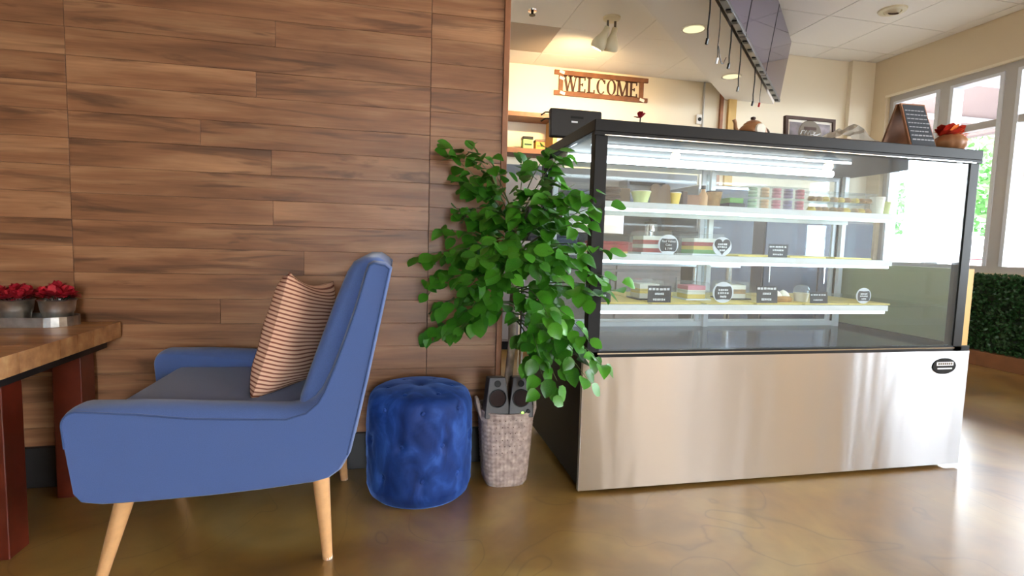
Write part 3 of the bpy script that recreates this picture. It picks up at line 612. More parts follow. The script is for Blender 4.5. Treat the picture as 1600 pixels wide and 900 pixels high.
# ---- kitchen behind the case
for k, (x0, x1) in enumerate(((0.0, 0.62), (0.62, 1.24), (1.24, 1.86), (1.86, 2.48))):
    lb = ['first', 'second', 'third', 'fourth'][k]+' grey base cabinet from the plank wall along the back counter'
    t = thing('base_cabinet', ((x0+x1)/2, 4.6, 0), lb, 'cabinet', 'base cabinets under the back counter')
    MB().box(x0, x1, 4.34, YB-0.06, 0.08, 0.88).build('carcass', M['cabinet'], t)
    MB().box(x0+0.03, x1-0.03, 4.40, YB-0.06, 0, 0.08).build('plinth', M['black'], t)
    dr = MB().box(x0+0.008, x1-0.008, 4.318, 4.338, 0.10, 0.68).build('door', M['cabinet'], t, bevel=0.003)
    MB().tube([(x1-0.06, 4.30, 0.5), (x1-0.06, 4.30, 0.64)], 0.006, 6).build('handle', M['chrome'], dr)
    dw = MB().box(x0+0.008, x1-0.008, 4.318, 4.338, 0.70, 0.865).build('drawer', M['cabinet'], t, bevel=0.003)
    MB().tube([(x0+0.22, 4.30, 0.78), (x1-0.22, 4.30, 0.78)], 0.006, 6).build('handle', M['chrome'], dw)
tag(MB().box(-0.02, 2.50, 4.30, YB-0.055, 0.88, 0.92).build('worktop', M['counter'], bevel=0.004), 'long grey stone worktop along the back wall', 'worktop')
t = thing('upright_fridge', (2.87, 4.55, 0), 'tall steel blue upright fridge behind the display case', 'fridge')
MB().box(2.56, 3.12, 4.25, YB-0.03, 0.06, 1.45).build('cabinet', M['fridge'], t, bevel=0.008)
MB().box(2.58, 3.10, 4.22, 4.25, 0.10, 1.42).build('door', M['navy'], t, bevel=0.006)
MB().tube([(2.63, 4.195, 0.7), (2.63, 4.195, 1.15)], 0.010, 8).build('handle', M['chrome'], t)
for x in (2.6, 3.08): MB().box(x-0.02, x+0.02, 4.3, 4.85, 0, 0.06).build('foot', M['black'], t)
t = thing('espresso_machine', (1.75, 4.58, 0.92), 'dark espresso machine on the back worktop', 'coffee machine')
MB().box(1.45, 2.05, 4.40, 4.85, 0.92, 1.0).build('base', M['black'], t, bevel=0.01)
MB().box(1.45, 2.05, 4.62, 4.85, 1.0, 1.34).build('body', M['chrome'], t, bevel=0.015)
MB().box(1.43, 2.07, 4.40, 4.85, 1.26, 1.38).build('top_box', M['navy'], t, bevel=0.015)
for x in (1.6, 1.9):
    g_ = MB().lathe([(0.035, 0), (0.035, 0.05), (0.02, 0.07)], (x, 4.52, 1.19), 16).build('group_head', M['chrome'], t, smooth=True)
    MB().tube([(x, 4.52, 1.19), (x, 4.38, 1.18)], 0.011, 8).build('portafilter_handle', M['black'], g_)
t = thing('coffee_grinder', (1.2, 4.6, 0.92), 'black coffee grinder with clear hopper on the back worktop', 'grinder')
MB().box(1.11, 1.29, 4.5, 4.75, 0.92, 1.22).build('body', M['black'], t, bevel=0.012)
MB().lathe([(0.04, 0), (0.085, 0.14), (0.085, 0.16)], (1.2, 4.62, 1.22), 20).build('hopper', M['clear'], t, smooth=True)
for x, hh, mm_, lb in ((0.35, 0.26, 'kraft', 'tall brown canister on the back worktop'), (0.55, 0.2, 'cakewhite', 'white canister on the back worktop'), (0.78, 0.24, 'pink', 'pink canister on the back worktop'), (2.3, 0.22, 'chrome', 'steel canister beside the espresso machine')):
    t = thing('canister', (x, 4.6, 0.92), lb, 'canister', 'canisters on the back worktop')
    MB().lathe([(0.06, 0), (0.065, 0.02), (0.065, hh-0.05), (0.06, hh-0.03)], (x, 4.6, 0.92), 20).build('body', M[mm_], t, smooth=True)
    MB().lathe([(0.062, hh-0.03), (0.062, hh-0.008), (0.02, hh), (0.012, hh+0.015), (0, hh+0.018)], (x, 4.6, 0.92), 20).build('lid', M['black'], t, smooth=True)
# prep table right behind the case
t = thing('prep_table', (1.5, 3.3, 0), 'steel prep table standing behind the display case', 'table')
MB().box(0.8, 2.2, 3.1, 3.6, 0.78, 0.81).build('top', M['fridge'], t, bevel=0.003)
MB().box(0.84, 2.16, 3.14, 3.56, 0.25, 0.27).build('lower_shelf', M['fridge'], t)
for x in (0.85, 2.15):
    for y in (3.15, 3.55): MB().tube([(x, y, 0), (x, y, 0.78)], 0.02, 10).build('leg', M['chrome'], t)
for x, w2, hh, mm_, lb in ((1.0, 0.24, 0.16, 'navy', 'dark blue plastic tub on the prep table'), (1.42, 0.3, 0.12, 'red', 'flat red box on the prep table'), (1.9, 0.26, 0.2, 'black', 'black equipment box on the prep table')):
    t = thing('kitchen_box', (x, 3.35, 0.81), lb, 'box', 'boxes on the prep table')
    MB().box(x-w2/2, x+w2/2, 3.22, 3.48, 0.81, 0.81+hh*0.85).build('body', M[mm_], t, bevel=0.006)
    MB().box(x-w2/2-0.006, x+w2/2+0.006, 3.214, 3.486, 0.81+hh*0.85, 0.81+hh).build('lid', M[mm_], t, bevel=0.004)

for x0, x1, z0, z1, lb in ((0.15, 0.95, 1.18, 1.46, 'dark shelf rack on the splashback nearest the plank wall'), (2.1, 2.5, 1.2, 1.5, 'dark shelf rack on the splashback beside the espresso machine')):
    t = thing('dark_rack', ((x0+x1)/2, YB-0.12, z0), lb, 'rack')
    MB().box(x0, x1, YB-0.22, YB-0.02, z0, z0+0.02).build('lower_board', M['navy'], t); MB().box(x0, x1, YB-0.22, YB-0.02, z1, z1+0.02).build('upper_board', M['navy'], t)
    for x in (x0, x1-0.02): MB().box(x, x+0.02, YB-0.22, YB-0.02, z0+0.02, z1).build('upright', M['navy'], t)

for k, (x0, x1) in enumerate(((3.36, 3.96), (3.96, 4.56))):
    t = thing('storage_cabinet', ((x0+x1)/2, 4.6, 0), ['slate blue storage cabinet beside the upright fridge', 'slate blue storage cabinet closest to the windows'][k], 'cabinet', 'storage cabinets along the back wall')
    MB().box(x0, x1, 4.42, YB-0.06, 0.0, 1.2).build('carcass', M['cabinet'], t)
    dr = MB().box(x0+0.01, x1-0.01, 4.398, 4.418, 0.06, 1.18).build('door', M['navy'], t, bevel=0.003)
    MB().tube([(x0+0.06, 4.385, 0.6), (x0+0.06, 4.385, 0.85)], 0.008, 6).build('handle', M['chrome'], dr)

# ================================================================== outside the windows
struct(MB().box(5.08, 8.4, -20, 30, -0.2, -0.02).build('pavement_walk', M['pavement']), 'pale concrete walk outside the windows')
struct(MB().box(8.4, 90, -60, 90, -0.3, -0.12).build('ground_parking', M['asphalt']), 'parking lot outside')
struct(MB().box(-30, 5.0, -40, -6.12, -0.2, -0.02).build('pavement_entry', M['pavement']))
cn = struct(MB().box(5.08, 9.1, -12, 16, 2.9, 3.2).build('roof_canopy', M['canopy']), 'stucco canopy over the outdoor walk')
MB().box(8.9, 9.1, -12, 16, 2.80, 2.9).build('fascia_beam', M['canopy'], cn)
for y in (3.4, 5.0, 6.4, 8.2): MB().box(5.1, 8.9, y-0.04, y+0.04, 2.84, 2.9).build('cross_beam', M['alu'], cn)
for y in (1.0, 5.15, 9.6):
    t = struct(MB().box(7.72, 8.2, y-0.24, y+0.24, -0.02, 2.9).build('column_stucco', M['canopy'], bevel=0.01), 'mauve stucco column under the canopy')
    MB().box(7.68, 8.24, y-0.28, y+0.28, -0.02, 0.25).build('column_base', M['canopy'], t, bevel=0.01)
def car(x, y, mt, lb, rz):
    t = thing('parked_car', (x, y, -0.12), lb, 'car', 'cars in the parking lot')
    R_ = Matrix.Translation((x, y, -0.12)) @ Matrix.Rotation(rz, 4, 'Z')
    prof = [(-2.2, 0.35), (-2.2, 0.75), (-1.9, 0.9), (-1.2, 0.95), (1.1, 0.95), (2.0, 0.82), (2.2, 0.6), (2.2, 0.35)]
    MB().prism(prof, 'y', -0.85, 0.85).xf(R_).build('body', M[mt], t, bevel=0.06, seg=3)
    MB().prism([(-1.5, 0.93), (-1.0, 1.42), (0.3, 1.45), (1.1, 0.94)], 'y', -0.72, 0.72).xf(R_).build('cabin_glass', M['cardark'], t, bevel=0.05)
    MB().prism([(-1.02, 1.40), (-0.95, 1.47), (0.25, 1.49), (0.34, 1.42)], 'y', -0.70, 0.70).xf(R_).build('roof', M[mt], t, bevel=0.02)
    for a in (-1.35, 1.35):
        for b in (-0.78, 0.78):
            MB().lathe([(0.15, -0.1), (0.32, -0.1), (0.32, 0.1), (0.15, 0.1)], (0, 0, 0), 16, R_ @ Matrix.Translation((a, b, 0.32)) @ Matrix.Rotation(PI/2, 4, 'X')).build('wheel', M['tyre'], t)
car(15.0, 12.8, 'carred', 'red car parked outside behind the display case glass', 1.2)
car(16.5, 8.2, 'carsilver', 'silver car parked outside seen between the window mullions', 1.4)
LV = [(0, 0, 0), (0.34, 0.5, 0.06), (0, 1, 0), (-0.34, 0.5, 0.06)]
def blob_tree(x, y, h, r, lb, seed):
    rr = random.Random(seed)
    t = thing('roadside_tree', (x, y, -0.12), lb, 'tree', 'trees beyond the parking lot')
    MB().tube([(x, y, -0.12), (x+0.1, y, h*0.3), (x, y+0.1, h*0.6)], [0.2, 0.15, 0.08], 8).build('trunk', M['bark'], t, smooth=True)
    mb = MB()
    for i in range(1500):
        u = rr.uniform(-1, 1); a = rr.uniform(0, 2*PI); q = rr.random()**0.4; s = math.sqrt(1-u*u)
        c = Vector((x+r*q*s*math.cos(a), y+r*q*s*math.sin(a), h*0.62+h*0.38*q*u))
        m_ = Matrix.Translation(c) @ Euler((rr.uniform(0, 6), rr.uniform(0, 6), rr.uniform(0, 6))).to_matrix().to_4x4() @ Matrix.Scale(rr.uniform(0.35, 0.65), 4)
        mb.add([m_ @ Vector(p) for p in LV], [(0, 1, 2), (0, 2, 3)])
    o = mb.build('foliage', M['treeleaf'], t); o['kind'] = 'stuff'
for a in ((30, 21.5, 7.5, 3.2, 'broad green tree farthest right beyond the parking lot', 1), (24, 24.5, 4.2, 2.0, 'low round green tree seen through the display case', 2), (33, 33, 6.5, 3.2, 'green tree left of the others beyond the parking lot', 3)):
    blob_tree(*a)

# ---- boxwood hedge panel in front of the windows
hx, hy0, hy1 = 4.74, 2.3, 4.6
t = thing('boxwood_hedge', ((hx+4.86)/2, (hy0+hy1)/2, 0), 'artificial boxwood hedge on a brown planter below the windows', 'hedge')
MB().box(hx-0.02, 4.88, hy0, hy1, 0.0, 0.12).build('planter_box', M['shelfwood'], t, bevel=0.004)
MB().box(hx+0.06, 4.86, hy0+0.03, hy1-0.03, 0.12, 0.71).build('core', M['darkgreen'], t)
rr = random.Random(4); mb = MB()
LS = [(0, 0, 0), (0.5, 0.45, 0.12), (0, 1, 0), (-0.5, 0.45, 0.12)]
for i in range(15000):
    if i % 6 == 0: c = Vector((rr.uniform(hx, 4.87), rr.uniform(hy0, hy1), rr.uniform(0.69, 0.755)))
    else: c = Vector((hx+abs(rr.gauss(0.02, 0.03)), rr.uniform(hy0, hy1), rr.uniform(0.115, 0.75)))
    m_ = Matrix.Translation(c) @ Euler((rr.uniform(0, 6), rr.uniform(0, 6), rr.uniform(0, 6))).to_matrix().to_4x4() @ Matrix.Scale(rr.uniform(0.016, 0.028), 4)
    mb.add([m_ @ Vector(p) for p in LS], [(0, 1, 2), (0, 2, 3)])
o = mb.build('foliage', M['hedge'], t); o['kind'] = 'stuff'

# ================================================================== armchair
def arc(cx, cz, r, a0, a1, n=6):
    return [(cx+r*math.cos(math.radians(a0+(a1-a0)*i/n)), cz+r*math.sin(math.radians(a0+(a1-a0)*i/n))) for i in range(n+1)]
SIDE = ([(-0.787, 0.37)] + arc(-0.750, 0.428, 0.042, 180, 95, 6) + [(-0.62, 0.470), (-0.50, 0.464), (-0.36, 0.456), (-0.275, 0.452), (-0.232, 0.458), (-0.205, 0.475), (-0.186, 0.50),
         (-0.160, 0.556), (-0.135, 0.625), (-0.105, 0.715), (-0.078, 0.812), (-0.070, 0.834), (-0.055, 0.843), (-0.022, 0.838), (-0.006, 0.824), (-0.012, 0.79), (-0.034, 0.68), (-0.066, 0.52), (-0.098, 0.375),
         (-0.112, 0.315), (-0.135, 0.272), (-0.165, 0.250), (-0.205, 0.240), (-0.33, 0.229), (-0.45, 0.222), (-0.60, 0.217), (-0.705, 0.217), (-0.752, 0.226), (-0.772, 0.252)])
AY0, AY1 = 1.465, 2.085
t = thing('armchair', (-0.42, (AY0+AY1)/2, 0), 'blue fabric armchair with tapered wooden legs facing the low table', 'armchair')
def inset(poly, dd_):
    n = len(poly); out = []
    A = sum(poly[i][0]*poly[(i+1) % n][1]-poly[(i+1) % n][0]*poly[i][1] for i in range(n)); sg = 1 if A > 0 else -1
    for i in range(n):
        p, c, q = Vector(poly[i-1]), Vector(poly[i]), Vector(poly[(i+1) % n])
        e = ((c-p).normalized()+(q-c).normalized()).normalized(); out.append(c+Vector((-e.y, e.x))*dd_[i]*sg)
    return out
def depth(p):      # how far the roll goes in from the outline: wide on the arm, narrow at the front, back and underside
    x, z = p
    if z < 0.30: return 0.010
    if x < -0.74: return 0.009
    if x < -0.50: return 0.010+0.020*(x+0.74)/0.24
    if x < -0.26: return 0.030
    if z < 0.56: return max(0.008, 0.030-0.022*(x+0.26)/0.09)
    return 0.008
def side_panel(y0, y1, lift, sgn):
    pts = [(x, z + (lift*min(1, max(0, (z-0.25)/0.2)) if x < -0.2 else 0)) for x, z in SIDE]
    dp = [depth(p) for p in SIDE]; n = len(pts); rings = []
    W2 = y1-y0
    for fy_, fi in ((0, 1.0), (0.06, 0.62), (0.14, 0.34), (0.26, 0.10), (0.40, 0.0), (0.60, 0.0), (0.74, 0.10), (0.86, 0.34), (0.94, 0.62), (1.0, 1.0)):
        rings.append([(p.x, y0+W2*fy_, p.y) for p in inset(pts, [q*fi for q in dp])])
    mb = MB(); vs_ = [p for r in rings for p in r]; fs_ = []
    for j in range(len(rings)-1):
        for i in range(n): fs_.append((j*n+i, j*n+(i+1) % n, (j+1)*n+(i+1) % n, (j+1)*n+i))
    fs_.append(tuple(range(n))); fs_.append(tuple((len(rings)-1)*n+i for i in range(n)))
    o = mb.add(vs_, fs_).build('side_panel', M['blue'], t, smooth=True, angle=50)
    for p_ in o.data.polygons:
        if p_.loop_total > 4: p_.use_smooth = False
    o['label'] = 'blue side panel joining arm and back'
    pp = inset(pts, dp); yy_ = y0 if sgn < 0 else y1
    MB().tube([(p.x, yy_, p.y) for p in pp[:28]], 0.0028, 6).build('piping', M['piping'], o, smooth=True)
    return o
near = side_panel(AY0, AY0+0.10, 0, -1)
far = side_panel(AY1-0.10, AY1, 0.035, 1)
# back cushion
BACK = [(-0.215, 0.30), (-0.252, 0.43), (-0.247, 0.47), (-0.222, 0.545), (-0.189, 0.64), (-0.155, 0.735), (-0.125, 0.81), (-0.108, 0.838), (-0.080, 0.853), (-0.045, 0.853), (-0.018, 0.838), (-0.012, 0.815), (-0.034, 0.68), (-0.066, 0.52), (-0.10, 0.36), (-0.13, 0.30)]
MB().prism(BACK, 'y', AY0+0.035, AY1-0.035).build('backrest', M['blue'], t, bevel=0.045, seg=5)
# seat
SEAT = [(-0.71, 0.245), (-0.735, 0.27), (-0.738, 0.41), (-0.725, 0.438), (-0.70, 0.449), (-0.5, 0.446), (-0.2, 0.436), (-0.16, 0.42), (-0.16, 0.25)]
MB().prism(SEAT, 'y', AY0+0.075, AY1-0.075).build('seat_cushion', M['blue'], t, bevel=0.012, seg=3)
for p0, p1 in (((-0.672, 1.53, 0.235), (-0.735, 1.515, 0)), ((-0.196, 1.53, 0.245), (-0.176, 1.52, 0)), ((-0.672, 2.02, 0.235), (-0.735, 2.03, 0)), ((-0.196, 2.02, 0.245), (-0.176, 2.03, 0))):
    lg = MB().tube([p0, p1], [0.0235, 0.0135], 16).build('leg', M['beech'], t, smooth=True)
    MB().lathe([(0.0135, 0), (0.0135, 0.006), (0.012, 0.008)], (p1[0], p1[1], 0.0), 12).build('foot_pad', M['white'], lg)

# ---- striped pillow
PW, PHH, PT = 0.35, 0.385, 0.058
axw = Vector((0.085, 0.345, -0.055)).normalized(); axh = Vector((0.10, 0.0, 0.36)).normalized(); axn = axw.cross(axh).normalized()
pc = Vector((-0.300, 1.775, 0.592))
def pil(u, v, s):
    a, b = 2*u-1, 2*v-1
    e = (1-a**4)*(1-b**4); th = PT*s*(max(e, 0)**0.5)
    # corners pulled out, edges sagging inwards
    sx_ = 1-0.07*(1-b*b)*abs(a)**3; sy_ = 1-0.15*(1-a*a)*abs(b)**3
    wr_ = 0.006*math.sin(9*b+3*a)*(1-b*b)*(1-a*a)
    return pc + axw*(a*PW/2*sx_) + axh*(b*PHH/2*sy_) + axn*(th*1.0+wr_)
mb = MB(); NU = 22
mb.grid(lambda u, v: pil(u, v, 1), NU, NU); mb.grid(lambda u, v: pil(u, v, -1), NU, NU)
o = mb.build('striped_pillow', M['stripe'], None, smooth=True, angle=80)
uvs = [(i/(NU-1), j/(NU-1)) for j in range(NU) for i in range(NU)]*2
uvl = o.data.uv_layers.new(name='UVMap')
for lp in o.data.loops: uvl.data[lp.index].uv = uvs[lp.vertex_index]
tag(o, 'cream and rust striped pillow leaning on the blue armchair back', 'pillow')

# ---- tufted ottoman
OC = Vector((0.096, 1.922, 0)); OR_, OH = 0.188, 0.385
btn = []
for j, z in enumerate((0.33, 0.215, 0.10)):
    for k in range(8): btn.append((2*PI*(k+(0.5 if j == 1 else 0))/8 - PI/2, z))
prof = [(0.0, 0.0), (0.60, 0.0), (0.87, 0.0), (0.94, 0.012), (0.975, 0.035)] + [(1.0 - 0.012*abs((i-12)/12)**2, 0.04+(0.315-0.04)*i/24) for i in range(25)] + [(0.975, 0.335), (0.94, 0.352), (0.88, 0.366), (0.78, 0.376), (0.6, 0.383), (0.4, 0.386), (0.2, 0.388), (0.0, 0.388)]
NA = 120
def dimp(a, z):
    dd = 0
    for ba, bz in btn:
        da = (a-ba+PI) % (2*PI)-PI; q = (da*OR_)**2+(z-bz)**2
        if q < 0.01: dd += 0.014*math.exp(-q/0.00022)
    # diagonal folds between neighbouring buttons
    p = (a+PI/2)*8/(2*PI); r_ = (z-0.10)/0.115/2
    f1 = abs(((p/1+r_*1) + 0.5) % 1-0.5); f2 = abs(((p-r_*1)+0.5) % 1-0.5)
    env = 1 if 0.09 < z < 0.34 else 0.0
    dd += env*(0.0035*math.exp(-(f1/0.05)**2)+0.0020*math.exp(-(f2/0.05)**2))
    if z <= 0.09: # vertical pleats below the lowest buttons
        f = abs((p+0.5) % 1-0.5); dd += 0.004*math.exp(-(f/0.05)**2)*min(1, z/0.05)
    dd += 0.0018*math.sin(a*23+z*40)*math.sin(z*55+a*3)
    return dd
mb = MB(); vs_ = []; fs_ = []
tb = [(0.60*math.cos(2*PI*k/6), 0.60*math.sin(2*PI*k/6)) for k in range(6)]+[(0, 0)]
for r_, z in prof:
    for i in range(NA):
        a = 2*PI*i/NA; R0 = OR_*r_; zz = z
        if r_ > 0.9 and 0.02 < z < 0.36: R0 -= dimp(a, z)
        if z > 0.36:
            for bx, by in tb:
                q = (r_*math.cos(a)-bx)**2+(r_*math.sin(a)-by)**2; zz -= 0.012*math.exp(-q/0.010)
        vs_.append(OC+Vector((R0*math.cos(a), R0*math.sin(a), zz)))
for j in range(len(prof)-1):
    for i in range(NA): fs_.append((j*NA+i, j*NA+(i+1) % NA, (j+1)*NA+(i+1) % NA, (j+1)*NA+i))
mb.add(vs_, fs_)
t = thing('ottoman', OC, 'round blue velvet ottoman with button tufting beside the armchair', 'ottoman')
mb.build('upholstery', M['velvet'], t, smooth=True, angle=80)
for ba, bz in btn:
    R0 = OR_-0.0135; c = OC+Vector((R0*math.cos(ba), R0*math.sin(ba), bz))
    MB().lathe([(0.0, 0.005), (0.005, 0.0045), (0.0085, 0.001), (0.008, -0.002)], c, 10, Vector((math.cos(ba), math.sin(ba), 0)).to_track_quat('Z', 'Y').to_matrix().to_4x4()).build('button', M['velvet'], t, smooth=True)
for bx, by in tb:
    MB().lathe([(0.0085, -0.002), (0.0085, 0.001), (0.005, 0.0045), (0, 0.005)], OC+Vector((OR_*bx, OR_*by, 0.374)), 10).build('button', M['velvet'], t, smooth=True)

# ---- low table with butcher block top
t = thing('low_table', (-1.5, 1.8, 0), 'low table with butcher block top and dark red legs', 'table')
TX0, TX1, TY0, TY1, TZ = -2.05, -0.935, 1.50, 2.112, 0.586
ny = 7
for k in range(ny):
    y0 = TY0+(TY1-TY0)*k/ny; y1 = TY0+(TY1-TY0)*(k+1)/ny
    MB().box(TX0, TX1, y0+0.0005, y1-0.0005, TZ-0.055, TZ-0.0003*(k % 2)).build('stave', M['butcher'], t, bevel=0.0005, seg=1)
MB().box(TX0+0.03, TX1-0.03, TY0+0.03, TY1-0.03, TZ-0.085, TZ-0.0555).build('sub_frame', M['darkbase'], t)
for x in (TX0+0.07, TX1-0.085-0.08):
    for y in (1.65, 2.02): MB().box(x, x+0.085, y, y+0.082, 0, TZ-0.085).build('leg', M['mahog'], t, bevel=0.003)
MB().box(TX0+0.16, TX1-0.17, 2.05, 2.075, TZ-0.16, TZ-0.086).build('apron', M['mahog'], t)
MB().box(TX0+0.16, TX1-0.17, 1.665, 1.69, TZ-0.16, TZ-0.086).build('apron', M['mahog'], t)

# tray and three pots of red flowers
TYC = 2.045
t = thing('flower_tray', (-1.17, TYC, TZ), 'pale metal oval tray under the row of red flower pots', 'tray')
def stad(x0, x1, yc, r, n=10):
    return [(x1-r+r*math.cos(a), yc+r*math.sin(a)) for a in [(-PI/2+PI*i/n) for i in range(n+1)]] + [(x0+r+r*math.cos(a), yc+r*math.sin(a)) for a in [(PI/2+PI*i/n) for i in range(n+1)]]
MB().prism(stad(-1.46, -1.035, TYC, 0.062), 'z', TZ+0.0005, TZ+0.006).build('tray_base', M['galv'], t)
mb = MB(); o_ = stad(-1.465, -1.030, TYC, 0.066); i_ = stad(-1.461, -1.034, TYC, 0.062); n = len(o_)
vs_ = [(p[0], p[1], TZ+0.0005) for p in o_]+[(p[0], p[1], TZ+0.032) for p in o_]+[(p[0], p[1], TZ+0.032) for p in i_]+[(p[0], p[1], TZ+0.0005) for p in i_]
fs_ = []
for i in range(n):
    j = (i+1) % n
    for k in range(4): fs_.append((k*n+i, k*n+j, ((k+1) % 4)*n+j, ((k+1) % 4)*n+i))
mb.add(vs_, fs_).build('tray_rim', M['galv'], t)
petal = [(0, 0, 0), (0.30, 0.35, 0.10), (0.26, 0.8, 0.22), (0, 1.0, 0.2), (-0.26, 0.8, 0.22), (-0.30, 0.35, 0.10)]
for k, (x, lb) in enumerate(((-1.088, 'galvanised pot of red flowers nearest the table corner'), (-1.208, 'galvanised pot of red flowers second from the table corner'), (-1.328, 'galvanised pot of red flowers cut off by the picture edge'))):
    rr = random.Random(20+k)
    t = thing('flower_pot', (x, TYC, TZ+0.006), lb, 'flower pot', 'red flower pots on the tray')
    MB().lathe([(0.0, 0), (0.036, 0), (0.042, 0.034), (0.045, 0.040), (0.046, 0.046), (0.050, 0.074), (0.0535, 0.077), (0.050, 0.080), (0.046, 0.06), (0.0, 0.055)], (x, TYC, TZ+0.0065), 28).build('pot', M['galv'], t, smooth=True, angle=60)
    MB().lathe([(0.0, 0.066), (0.047, 0.064), (0.047, 0.060)], (x, TYC, TZ+0.006), 16).build('soil', M['soil'], t)
    for j in range(9):
        a = 2*PI*j/8+rr.uniform(-.2, .2); r_ = 0.036 if j < 8 else 0
        c = Vector((x+r_*math.cos(a), TYC+r_*math.sin(a), TZ+0.006+0.085+rr.uniform(-0.006, 0.014)+(0.012 if j == 8 else 0)))
        mb = MB()
        for q in range(20):
            m_ = Matrix.Translation(c) @ Euler((rr.uniform(-0.5, 1.3), 0, q*2.4)).to_matrix().to_4x4() @ Matrix.Scale(rr.uniform(0.022, 0.034), 4)
            m_ = Matrix.Translation(c) @ Euler((0, 0, q*2.4)).to_matrix().to_4x4() @ Euler((rr.uniform(-0.3, 1.2), 0, 0)).to_matrix().to_4x4() @ Matrix.Scale(rr.uniform(0.028, 0.038), 4)
            mb.add([m_ @ Vector(p) for p in petal], [(0, 1, 5), (1, 2, 4, 5), (2, 3, 4)])
        b = mb.build('blossom', M['red'], t)
        MB().tube([(x+r_*0.3*math.cos(a), TYC+r_*0.3*math.sin(a), TZ+0.07), c], 0.0015, 5).build('stem', M['darkgreen'], b)

# ---- woven basket
BC = Vector((0.416, 1.95, 0)); BHT = 0.285
def basket(u, v, inner=0):
    a = 2*PI*u; z = BHT*v
    hw = 0.078+0.023*v**0.7-inner; hd = 0.080+0.014*v**0.7-inner; e_ = 3.6
    c, s = math.cos(a), math.sin(a); rr_ = 1/((abs(c)**e_+abs(s)**e_)**(1/e_))
    per = u*40; rowz = z/0.0165
    bump_ = 0.0022*math.cos(PI*(per+rowz))*math.cos(PI*(per-rowz)) if not inner else 0
    if z < 0.012: bump_ -= 0.006*(1-z/0.012)
    k = 1+bump_/0.09
    return BC+Vector((c*rr_*hw*k, s*rr_*hd*k, 0.0006+z+(0.006*math.cos(2*a) if v > 0.98 else 0)))
t = thing('woven_basket', BC, 'grey woven basket with handles holding the fake ficus and two speakers', 'basket')
MB().grid(lambda u, v: basket(u, v), 160, 70, cu=True).build('wall', M['weave'], t, smooth=True, angle=80)
MB().grid(lambda u, v: basket(u, v, 0.006), 64, 8, cu=True).build('lining', M['weave'], t, smooth=True)
MB().grid(lambda u, v: basket(u, 1-0.0001, 0.006*v)+Vector((0, 0, 0.001)), 96, 2, cu=True).build('rim', M['weave'], t)
MB().prism([tuple(basket(i/40, 0.05, 0.006).xy) for i in range(40)], 'z', 0.001, 0.006).build('bottom', M['weave'], t)
for k in range(34):   # small open eyes of the weave
    r_ = k // 6; c_ = k % 6; u = 0.66+0.031*c_+(0.0155 if r_ % 2 else 0); v = 0.90-0.085*r_
    p = basket(u, v); nrm = (p-BC); nrm.z = 0; nrm.normalize()
    MB().lathe([(0.0021, 0.0003), (0, 0.0004)], p+nrm*0.0016, 6, nrm.to_track_quat('Z', 'Y').to_matrix().to_4x4()).build('weave_eye', M['choc'], t)
for s in (-1, 1):
    MB().tube([(BC.x+s*(0.094+0.0), BC.y-0.04, 0.25), (BC.x+s*0.106, BC.y-0.035, 0.285), (BC.x+s*0.110, BC.y-0.01, 0.315), (BC.x+s*0.110, BC.y+0.02, 0.315), (BC.x+s*0.106, BC.y+0.045, 0.285), (BC.x+s*0.094, BC.y+0.05, 0.25)], 0.007, 8).build('handle', M['weave'], t, smooth=True)
MB().prism([tuple(basket(i/40, 0.9, 0.008).xy) for i in range(40)], 'z', 0.245, 0.262).build('moss', M['soil'], t)

# ---- two small speakers
for k, (cx, lb, tilt) in enumerate(((0.372, 'small dark speaker with silver badge, propped on the basket rim', 0.0), (0.458, 'small dark speaker with a green light, propped on the basket rim', 0.0))):
    t = thing('desk_speaker', (cx, 1.895, 0.263), lb, 'speaker', 'speakers in the basket')
    z0, z1 = 0.2635, 0.412; wb_, wt_ = 0.047, 0.030
    y0 = 1.868-0.004*k; lean = 0.022
    R_ = Matrix.Translation((cx, y0, z0)) @ Euler((-0.13, 0, 0.05 if k == 0 else -0.02)).to_matrix().to_4x4()
    f = [(-wb_, 0), (wb_, 0), (wb_*0.97, 0.03), (wt_, z1-z0), (-wt_, z1-z0), (-wb_*0.97, 0.03)]
    MB().prism(f, 'y', 0.0, 0.06).xf(R_).build('cabinet', M['speaker'], t, bevel=0.004, seg=2)
    fr_ = R_ @ Matrix.Translation((0, -0.001, 0)) @ Matrix.Rotation(PI/2, 4, 'X')
    MB().lathe([(0.0, 0.0005), (0.0295, 0.0005)], (0, 0, 0), 28, R_ @ Matrix.Translation((0, 0, 0.072)) @ Matrix.Rotation(PI/2, 4, 'X')).build('speaker_cloth', M['cone'], t)
    MB().lathe([(0.029, 0.0), (0.030, 0.003), (0.033, 0.003), (0.034, 0.0)], (0, 0, 0), 28, R_ @ Matrix.Translation((0, 0, 0.072)) @ Matrix.Rotation(PI/2, 4, 'X'), caps=False).build('cone_ring', M['black'], t, smooth=True)
    MB().lathe([(0.0, 0.0008), (0.0105, 0.0008), (0.0115, 0.002), (0.0125, 0.0)], (0, 0, 0), 20, R_ @ Matrix.Translation((0, 0, 0.125)) @ Matrix.Rotation(PI/2, 4, 'X')).build('bass_port', M['black'], t)
    if k == 0: MB().box(-0.013, 0.013, -0.0015, 0.0005, 0.010, 0.0145).xf(R_).build('badge', M['chrome'], t)
    else:
        MB().lathe([(0.0, 0.003), (0.0045, 0.0025), (0.005, 0.0)], (0, 0, 0), 14, R_ @ Matrix.Translation((0.005, 0, 0.018)) @ Matrix.Rotation(PI/2, 4, 'X')).build('power_light', M['greenled'], t)
        MB().lathe([(0.0, 0.008), (0.007, 0.008), (0.008, 0.0)], (0, 0, 0), 14, R_ @ Matrix.Translation((0.026, 0, 0.024)) @ Matrix.Rotation(PI/2, 4, 'X')).build('volume_knob', M['black'], t)

